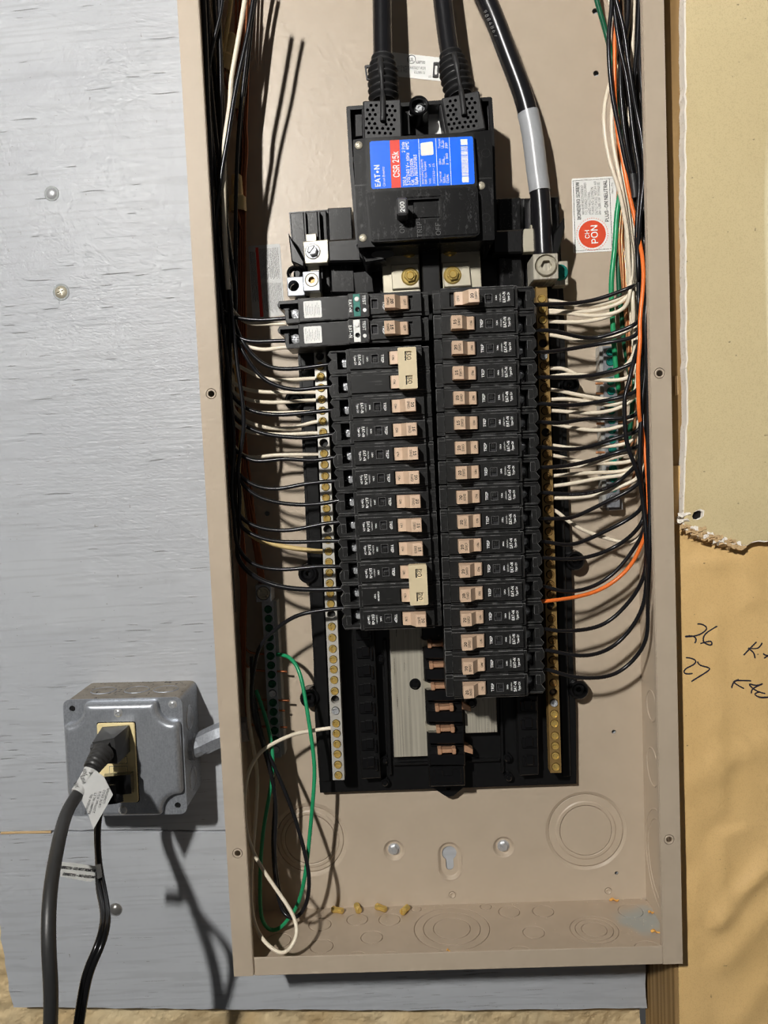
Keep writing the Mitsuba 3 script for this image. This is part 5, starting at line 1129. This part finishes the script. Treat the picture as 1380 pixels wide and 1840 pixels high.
# bundle entering from the top left: traced wires, then two added for their shadow
TL = [('black_wire', [(362, -60), (365, 0), (369, 90), (372, 180), (376, 260), (381, 400), (387, 520), (394, 640), (402, 800), (410, 960), (418, 1100)], .082, 'm_wire_black', 'glossy black wire nearest the left flange, running from the top edge', .0026),
      ('white_wire', [(449, -60), (440, 0), (430, 60), (421, 110), (415, 150), (413, 185), (404, 250), (402, 330), (404, 430), (410, 520)], .074, 'm_wire_white', 'bright white wire crossing the bundle at the top left', .0020),
      ('black_wire', [(466, -60), (455, 0), (445, 60), (432, 120), (420, 180), (409, 250), (400, 300), (394, 345), (387, 400), (386, 470), (392, 560)], .078, 'm_wire_black', 'black wire crossing in front of the white wire at the top left', .0018),
      ('white_wire', [(420, -60), (415, 0), (407, 60), (400, 110), (397, 150), (395, 200), (396, 245), (394, 330), (397, 450)], .032, 'm_wire_aged', 'dull white wire left of the bright one at the top left', .0019),
      ('black_wire', [(404, -60), (397, 20), (385, 70), (377, 110), (375, 180), (382, 260), (390, 340)], .074, 'm_wire_black', 'short visible black wire between the glossy one and the dull white one', .0016)]
for k, nm_ in enumerate(['just behind the bright white wire', 'deepest one leaning right at the top edge']):  # two added wires, put in to fill out the bundle shadow
    TL.append(('black_wire', [(464 + 5 * k, -60), (454 + 5 * k, 0), (447 + 4 * k, 60), (441 + 4 * k, 120), (433 + 3 * k, 190), (427 + 3 * k, 270), (424 + 3 * k, 360), (423 + 3 * k, 450), (422 + 2 * k, 560), (421 + 3 * k, 700)], .037 - .012 * k, 'm_wire_black', 'added black wire casting shade in the top left bundle, ' + nm_, .0017))
for nm, p, w_, m_, lb, r_ in TL: wire(nm, [(x, y, w_ - .004 * k / len(p)) for k, (x, y) in enumerate(p)], m_, lb, r=r_)
for k in range(5):
    pts = [(425 + 7 * k, -60, .020), (424 + 6 * k, 60, .02), (428 + 4 * k, 180, .021), (436 + 2 * k + 4 * math.sin(k), 260, .022), (428 + 3 * k, 370, .022), (424 + 4 * k, 470, .022), (425 + 4 * k, 600, .02), (424 + 4 * k, 720, .02), (430 + 3 * k, 800, .02), (436 + 2.5 * k + 3 * math.sin(2 * k), 860, .021), (447 + 2.5 * k, 930, .022 + .001 * (k % 2)), (460 + 2 * k, 1000, .022), (466 + 2 * k, 1040, .020), (468 + 2 * k, 1056, .018)]
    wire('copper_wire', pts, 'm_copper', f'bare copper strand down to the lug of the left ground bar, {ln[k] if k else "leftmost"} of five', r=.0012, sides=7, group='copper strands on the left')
for k in range(5):
    yb = [1175, 1205, 1257, 1275, 1305][k]
    pts = [(405 + 3 * k, 560, .016), (408 + 4 * k, 760, .016), (416 + 4 * k, 900, .018), (428 + 3 * k, 1000, .02), (434 + 2 * k, 1080, .022), (434 + 2 * k, yb - 30, .02), (446 + k, yb - 5, .018), (466, yb, .0148), (500, yb + 1, .0146), (512 + 4 * (k % 3), yb + 2, .0146)]
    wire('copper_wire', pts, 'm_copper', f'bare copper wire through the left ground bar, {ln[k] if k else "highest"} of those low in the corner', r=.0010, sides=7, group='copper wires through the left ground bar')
# wire caps in the top left bundle
for (x0, y0), (x1, y1), r0, r1, lb in [((418, 60), (403, 126), .0033, .0056, 'upper tan wire cap in the top left bundle'), ((436, 131), (426, 198), .0028, .0045, 'middle tan wire cap in the top left bundle'), ((425, 314), (428, 380), .0044, .0072, 'lower tan wire cap in the top left bundle')]:
    a, b = pt(x0, y0, .027), pt(x1, y1, .027); Lc = np.linalg.norm(b - a)
    cap_ = lathe([(0, 0), (r0 * .7, 0), (r0, -.0012), (r0 * 1.12, -Lc * .55), (r1, -Lc * .62), (r1, -Lc), (r1 - .0008, -Lc), (r0 * .9, -Lc * .6), (0, -Lc * .6)], 20)
    t = thing('wire_cap', lb, 'wire cap', 'tan wire caps in the top left bundle'); add('shell', cap_, 'm_nut_cap', t, 30, tw=between(a, a - (b - a)))
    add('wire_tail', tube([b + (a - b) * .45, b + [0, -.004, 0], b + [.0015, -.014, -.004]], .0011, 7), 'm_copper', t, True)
# black tape joint on the orange wire
t = thing('tape_joint', 'short wrap of black tape around the orange wire at the upper right', 'tape')
add('wrap', tube([pt(1136, 314, .064), pt(1139, 334, .065), pt(1141, 356, .065)], .0028, 14, .002), 'm_rubber', t, 40)
# ================================================================ loose screws and debris on the floor of the box
def loose(px, py, ang, tilt, label, L=.0115):
    t = thing('loose_screw', label, 'screw', 'loose brass screws on the box floor'); c = ptz(px, py, TH); r = .0030
    prof = [(0, L), (r * .75, L), (r, L - .0008), (r, L * .72), (r * .8, L * .66)]
    k = 7
    for i in range(k): w = L * .64 * (1 - i / k); prof += [(r * .92, w), (r * .78, w - L * .04)]
    prof += [(r * .6, 0), (0, 0)]
    m = cut(lathe(prof, 18), cbox(-.0005, .0005, -.01, .01, L - .0012, L + .01, 0))
    R = axis_rot([0, 1, 0], ang) @ axis_rot([1, 0, 0], -90 if False else 0)
    # lay along direction ang in the floor plane (u, w)
    d = np.array([math.cos(math.radians(ang)), math.sin(math.radians(tilt)), math.sin(math.radians(ang))]); d /= np.linalg.norm(d)
    M = between(np.array([c[0], TH + r + max(0, L * abs(d[1])) * .5, c[2]]) - d * L / 2, np.array([c[0], TH + r + max(0, L * abs(d[1])) * .5, c[2]]) + d * L / 2)
    add('body', m, 'm_brass', t, 30, tw=M)
loose(607, 1641, 200, 0, 'brass set screw lying on its side, leftmost of four on the box floor')
loose(643, 1637, 75, 0, 'brass set screw pointing forward, second from the left on the box floor')
loose(685, 1637, 215, 0, 'brass set screw lying diagonally, third from the left on the box floor')
loose(728, 1640, 120, 0, 'brass set screw, rightmost of four on the box floor')
R12 = random.Random(12)
for k, (px, py, sx, sy, lb) in enumerate([(1104, 1619, .0085, .0042, 'wood chip on the box floor by the back edge in the right corner'), (1170, 1641, .0050, .0036, 'small wood chip beside the knockout in the right corner'), (1178, 1676, .0072, .0046, 'wood chip on the box floor nearest the right flange'), (806, 1710, .0030, .0018, 'tiny wood curl by the bottom flange')]):
    c = ptz(px, py, TH); t = thing('wood_chip', lb, 'wood chip', 'wood chips on the box floor')
    n = 7; V = []
    for i in range(n):
        for j in range(3):
            V.append((sx * (i / (n - 1) - .5) + R12.uniform(-.0005, .0005), .0006 + R12.uniform(0, .0014) + .001 * math.sin(i), sy * (j / 2 - .5) * (1 - abs(i / (n - 1) - .5)) + R12.uniform(-.0004, .0004)))
    V = np.array(V); F = []
    for i in range(n - 1):
        for j in range(2): a = i * 3 + j; F += [(a, a + 1, a + 4), (a, a + 4, a + 3)]
    W2 = V.copy(); W2[:, 1] -= .0005; F = np.array(F)
    add('chip', sh(trimesh.Trimesh(np.vstack([V, W2]), np.vstack([F, F[:, ::-1] + len(V)]), process=False), c[0], TH, c[2]), 'm_chip', t)
crumbs = []
for k in range(150):
    if k < 70: px, py = R12.uniform(560, 1160), 0; py = 1633.5 - (px - 562) * .0355 + abs(R12.gauss(0, 4)) + 1
    elif k < 110: px, py = R12.gauss(1130, 26), R12.uniform(1612, 1690)
    else: px, py = R12.uniform(600, 1180), R12.uniform(1640, 1700)
    c = ptz(px, py, TH); r = R12.uniform(.00015, .00042)
    if abs(c[0]) > HW - TH - .002 or c[2] < .001 or c[2] > D - .004: continue
    crumbs.append(sh(trimesh.creation.icosphere(0, r), c[0], TH + r * .6, c[2]))
add('debris', cat(crumbs), 'm_crumb', label='scattered grit and crumbs on the box floor', cat_='debris', kind='stuff')

# ================================================================ junction box with receptacle
jb = thing('junction_box', 'square galvanised junction box with a dusty top on the plywood, left of the panel', 'junction box')
JF = .050
q = [pt(x, y, JF)[:2] for x, y in [(112, 1256), (330, 1251), (336, 1464), (122, 1469)]]
jc = np.mean(q, 0); ja = math.atan2(*(q[1] - q[0])[[1, 0]]); JS = .0508
Mj = place((jc[0], jc[1], 0), ja)
bp_ = rrect(-JS, JS, -JS, JS, .006)
add('body', plate(bp_, PLY + .0002, JF - .0012, 0), 'm_galvanised_dusty', jb, tw=Mj)
for u in (-.026, .004, .030): add('knockout', lathe([(0, .0002), (.0098, .0002), (.0102, .0007), (.0108, .0007), (.0112, 0), (0, 0)], 36), 'm_galvanised_dusty', jb, 30, tw=Mj @ T4(np.eye(3), (u, JS, .022)) @ axis_rot([1, 0, 0], -90))
for v, w in ((.026, .026), (-.030, .024)): add('knockout', lathe([(0, .0002), (.0098, .0002), (.0102, .0007), (.0108, .0007), (.0112, 0), (0, 0)], 36), 'm_galvanised', jb, 30, tw=Mj @ T4(np.eye(3), (JS, v, w)) @ axis_rot([0, 1, 0], 90))
pl_ = rrect(-JS - .0006, JS + .0006, -JS - .0006, JS + .0006, .006)
for s_ in (-1, 1): pl_ = pl_.difference(circ(s_ * -.0435, s_ * .0435, .0026, 6))
add('cover_plate', plate(pl_, JF - .0012, JF), 'm_galvanised', jb, tw=Mj)
for s_ in (-1, 1): add('cover_hole', cyl(.0026, 0, .0003, 16), 'm_case_dark', jb, tw=Mj @ T4(np.eye(3), (s_ * -.0435, s_ * .0435, JF - .0014)))
# raised square of the cover with cut-in corners and rounded shoulders
cut_r = .0150
def raised(off):
    g = rrect(-JS + .001 + off, JS - .001 - off, -JS + .001 + off, JS - .001 - off, .004)
    for a in (-1, 1):
        for b in (-1, 1): g = g.difference(circ(a * .0465, b * .0465, cut_r + off, 8)).difference(sbox(*sorted((a * .0465, a * .06)), *sorted((b * .0465, b * .06))) if False else Polygon([(a * .0465, b * (.0465 - cut_r - off)), (a * .07, b * (.0465 - cut_r - off)), (a * .07, b * .07), (a * (.0465 - cut_r - off), b * .07), (a * (.0465 - cut_r - off), b * .0465), (a * .0465, b * .0465)]))
    return g.buffer(-.003).buffer(.006, quad_segs=8).buffer(-.003, quad_segs=8)
def slope_loft(rings):
    n = 220; out = []
    for off, w in rings:
        g = raised(off); c = g.exterior
        a = np.array([c.interpolate(t, normalized=True).coords[0] for t in np.arange(n) / n])
        if not c.is_ccw: a = a[::-1]
        out.append(np.c_[a, np.full(n, w)])
    base = out[0]
    for k in range(1, len(out)):
        d = ((out[k][None, :, :2] - out[k - 1][:1, None, :2]) ** 2).sum(-1)[0]; out[k] = np.roll(out[k], -int(np.argmin(d)), axis=0)
    m = loft(out); V = out[-1]
    vv, ff = trimesh.creation.triangulate_polygon(Polygon(V[:, :2]), engine='earcut')
    top = trimesh.Trimesh(np.c_[vv, np.full(len(vv), V[0, 2])], ff, process=False)
    if top.face_normals[:, 2].mean() < 0: top.invert()
    return cat(m, top)
RS = .0058
JT = JF + .0026 + RS
rings = [(0, JF), (0, JF + .0026)] + [(RS * (1 - math.cos(q_)), JF + .0026 + RS * math.sin(q_)) for q_ in np.linspace(.15, math.pi / 2, 9)]
add('raised_cover', slope_loft(rings), 'm_galvanised', jb, 40, tw=Mj)
scr = lathe([(0, .0016), (.0018, .0015), (.0032, .0008), (.0038, 0), (.0038, -.001), (0, -.001)], 22)
scr = cut(scr, cbox(-.0004, .0004, -.0024, .0024, .0006, .01, 0), cbox(-.0024, .0024, -.0004, .0004, .0006, .01, 0))
scd = dct(scr, 'm_zinc', 30)
inv = np.linalg.inv(Mj)
def jpt(x, y, w): return (inv @ np.r_[pt(x, y, w), 1])[:3]
for x, y, w in [(310, 1266, JF), (212, 1281, JT), (220.5, 1456, JT)]: add('cover_screw', scd, None, jb, tw=Mj @ T4(np.eye(3), jpt(x, y, w)) @ axis_rot([0, 0, 1], 30))
a0, a1 = jpt(175, 1299, JT), jpt(250, 1440, JT)
add('receptacle_shadow_line', plate(rrect(a0[0] - .0006, a1[0] + .0006, a1[1] - .0006, a0[1] + .0006, .002), JT, JT + .0003), 'm_case_dark', jb, tw=Mj)  # black rim plate, painted as the shadow line round the receptacle
rcp = thing_rcp = add('receptacle', plate(rrect(a0[0], a1[0], a1[1], a0[1], .002), JT, JT + .0022, .0006), 'm_ivory', jb, tw=Mj, label='ivory ground fault receptacle')
for (x0, y0, x1, y1) in [(203, 1359, 229, 1372), (196, 1377, 230, 1391)]:
    b0, b1 = jpt(x0, y0, JT + .0022), jpt(x1, y1, JT + .0022)
    add('push_button', cat(cbox(b0[0] + .0005, b1[0] - .0005, b1[1] + .0005, b0[1] - .0005, JT, JT + .0032, .0004)), 'm_ivory', rcp, tw=Mj)
    add('button_gap', plate(sbox(b0[0], b1[1], b1[0], b0[1]), JT + .0018, JT + .0023), 'm_print_grey', rcp, tw=Mj)
# offset nipple to the panel
nip = thing('conduit_nipple', 'galvanised conduit connector between the junction box and the panel', 'conduit')
p0 = Mj @ np.r_[JS, -.002, .0240, 1]; p0 = p0[:3]
add('locknut', tube([p0 + [-.001, 0, 0], p0 + [.0035, .0003, 0]], .0125, 8, .002), 'm_galvanised', nip)
add('nipple_body', cat(tube([p0 + [.002, 0, 0], p0 + [.012, .0045, 0]], .0098, 12, .003), tube([p0 + [.010, .0035, 0], p0 + [.030, .0120, .001], p0 + [.052, .0155, .001]], .0108, 8, .004)), 'm_galvanised', nip)
# ================================================================ cords
cord = thing('power_cord', 'thick black power cord with a grey label, plugged into the upper outlet', 'cord', 'power cords in the outlet')
def obb(face0, face1):
    """Hull of two pixel quads at their own heights."""
    return hull([pt(x, y, w) for (x, y), w in face0] + [pt(x, y, w) for (x, y), w in face1])
add('plug', cat(obb([((184, 1306), JT + .003), ((232, 1303), JT + .003), ((234, 1350), JT + .003), ((190, 1354), JT + .003)], [((166, 1334), .092), ((205, 1326), .092), ((212, 1372), .092), ((170, 1372), .092)]),
                obb([((163, 1338), .091), ((198, 1333), .091), ((204, 1370), .091), ((166, 1372), .091)], [((162, 1344), .099), ((192, 1340), .099), ((196, 1368), .099), ((165, 1370), .099)])), 'm_cord', cord)
neck = [(185, 1352, .096), (172, 1370, .107), (165, 1381, .112)]
add('strain_relief', tube([pt(*p) for p in neck], .0088, 18, .0006, prof=lambda t: 1 - .28 * t + .06 * (1 if (t * 5) % 1 < .5 else 0)), 'm_cord', cord, 40)
cp = [(168, 1376, .110), (160, 1393, .115), (148, 1415, .121), (128, 1445, .133), (112, 1485, .154), (101, 1535, .178), (92, 1590, .198), (87.5, 1650, .213), (88, 1710, .221), (91, 1770, .222), (91, 1830, .218), (86, 1920, .205)]
add('jacket', tube([pt(*p) for p in cp], .0048, 18, .004), 'm_cord', cord, True)
lw = [pt(*p) for p in [(164.5, 1383, .1125), (157, 1398, .1165), (148, 1414, .1205), (140, 1426, .1245)]]
add('label_wrap', tube(lw, .0058, 20, .002), 'm_label_grey', cord, 30, label='grey printed label around the cord')
c0 = np.array([CAM[0], CAM[2], -CAM[1]])
def onto(px, py, q, n):
    """Where photograph pixel (px, py) meets the plane through q with normal n."""
    d = np.array([(px - 690) / FPX, (py - 920) / FPX, 1.0]) @ RC; du = np.array([d[0], d[2], -d[1]])
    return c0 + du * ((q - c0) @ n) / (du @ n)
def flat_card(px_pts, q, n, th=.0005):
    V = np.array([onto(x, y, q, n) for x, y in px_pts]); k = len(V)
    ex_ = V[1] - V[0]; ex_ /= np.linalg.norm(ex_); ey_ = np.cross(n, ex_)
    vv, ff = trimesh.creation.triangulate_polygon(Polygon(np.c_[(V - V[0]) @ ex_, (V - V[0]) @ ey_]), engine='earcut')
    P3 = V[0] + np.outer(vv[:, 0], ex_) + np.outer(vv[:, 1], ey_)
    top = trimesh.Trimesh(P3, ff, process=False)
    if (top.face_normals @ n).mean() < 0: top.invert()
    bot_ = trimesh.Trimesh(P3 - n * th, top.faces[:, ::-1], process=False)
    F = []
    W = np.vstack([V, V - n * th])
    for i in range(k): j = (i + 1) % k; F += [(i, i + k, j + k), (i, j + k, j)]
    return cat(top, bot_, trimesh.Trimesh(W, F, process=False))
nn = np.array([.10, .22, 1.0]); nn /= np.linalg.norm(nn); A_ = pt(171, 1392, .1225)
fk_ = add('label_flag', flat_card([(171, 1384), (187, 1396), (203, 1428), (168, 1490), (158, 1462), (146, 1436), (150, 1410)], A_, nn), 'm_label_grey', cord, label='grey printed label flag')
ex_ = onto(182, 1424, A_, nn) - onto(166, 1474, A_, nn); ex_ /= np.linalg.norm(ex_); ey_ = np.cross(nn, ex_)
on_plane = lambda px, py: onto(px, py, A_, nn)
ms = []
for s_, px, py, wd in [('BERGEN IN', 159, 1445, .0150), ('Model: BLIT', 166.5, 1443, .0165), ('120Vac 50/6', 174, 1441, .0165), ('DATE 0610', 183, 1435, .0135), ('CONFORMS', 191, 1430, .0120)]:
    m = text(s_, .0017, 0, False, 'c', wd); m.apply_transform(T4(np.stack([ex_, ey_, nn], 1), on_plane(px, py) + nn * .0003)); ms.append(m)
add('lettering', cat(ms), 'm_print_black', fk_)
wrapm = []
dv_ = lw[0] - lw[3]; dv_ /= np.linalg.norm(dv_); nz = np.array([0, 0, 1.]) - dv_ * dv_[2]; nz /= np.linalg.norm(nz); sx_ = np.cross(nz, dv_)
for s_, px, py in [('UL', 164, 1390), ('100', 152, 1388), ('50LE', 149, 1402), ('TRI', 137, 1414)]:
    m = text(s_, .0024, 0, False, 'c'); c = pt(px, py, .1205)
    # bend onto the round label
    wr = T4(np.stack([sx_ * .75 + dv_ * .66, dv_ * .75 - sx_ * .66, nz], 1)); cc_ = np.array([np.interp(0, [0], [0])])
    ax = lw[3] + dv_ * ((c - lw[3]) @ dv_); off = (c - ax) @ sx_
    m.apply_transform(wr); loc = np.array(m.vertices) + dv_ * 0
    a_ = (loc @ sx_) + np.clip(off, -.004, .004); h_ = (loc @ dv_); hz = (loc @ nz)
    rad = .0069 + hz; th = a_ / .0069
    m.vertices = ax + np.outer(h_, dv_) + np.outer(rad * np.sin(th), sx_) + np.outer(rad * np.cos(th), nz)
    wrapm.append(m)
add('lettering', cat(wrapm), 'm_print_black', cord)
cord2 = thing('power_cord', 'thin two strand black cord with a white tag, plugged into the lower outlet', 'cord', 'power cords in the outlet')
add('plug', cat(obb([((188, 1390), JT + .003), ((240, 1386), JT + .003), ((241, 1424), JT + .003), ((192, 1428), JT + .003)], [((186, 1396), .078), ((234, 1392), .078), ((236, 1426), .078), ((190, 1432), .078)]),
                obb([((194, 1402), .076), ((218, 1400), .076), ((222, 1440), .076), ((198, 1442), .076)], [((190, 1412), .088), ((208, 1410), .088), ((210, 1444), .088), ((192, 1446), .088)])), 'm_black_gloss', cord2)
c2p = [(200, 1425, .083), (186, 1440, .094), (178, 1465, .101), (175, 1500, .109), (177, 1545, .120), (181, 1590, .138), (188, 1630, .162), (188, 1665, .180), (178, 1700, .190), (162, 1738, .195), (152, 1775, .195), (146, 1810, .192), (140, 1850, .188), (130, 1920, .180)]
for k in (-1, 1):
    pts = [pt(x + k * (1.0 if y < 1560 else 4.2), y + k * .8, w + (.0014 * k if y < 1560 else 0)) for x, y, w in c2p]
    add('conductor', tube(pts, .0022, 12, .004), 'm_black_gloss', cord2, True)
tg_ = hull([pt(x, y, w) for x, y, w in [(171.5, 1554, .129), (181, 1552, .129), (184, 1576, .136), (175, 1580, .136), (172, 1554, .118), (181, 1553, .118), (184, 1576, .126), (175, 1580, .126)]])
add('tag_wrap', tg_, 'm_white', cord2, label='white tag folded around the cord')
q0, q1, q2 = pt(109, 1549, .146), pt(172, 1557, .130), pt(109, 1575, .144)
n2 = np.cross(q1 - q0, q0 - q2); n2 /= np.linalg.norm(n2); n2 = n2 if n2[2] > 0 else -n2
add('tag', flat_card([(109, 1549), (131, 1551), (174, 1557), (177, 1576), (163, 1585), (130, 1579), (109, 1575)], q0, n2), 'm_white', cord2, label='white tag with black lettering')
t0 = q0; ex2 = onto(165, 1568, q0, n2) - onto(110, 1562, q0, n2); ex2 /= np.linalg.norm(ex2); ey2 = np.cross(n2, ex2)
ms = []
for s_, px, py, wd in [('DIRECTV-DO NOT REMOVE', 140, 1561, .0285), ('DIRECTV – NO QUITAR', 142, 1573, .0255)]:
    m = text(s_, .0021, 0, True, 'c', wd); m.apply_transform(T4(np.stack([ex2, ey2, n2], 1), onto(px, py, t0, n2) + n2 * .0003)); ms.append(m)
add('lettering', cat(ms), 'm_print_black', cord2)
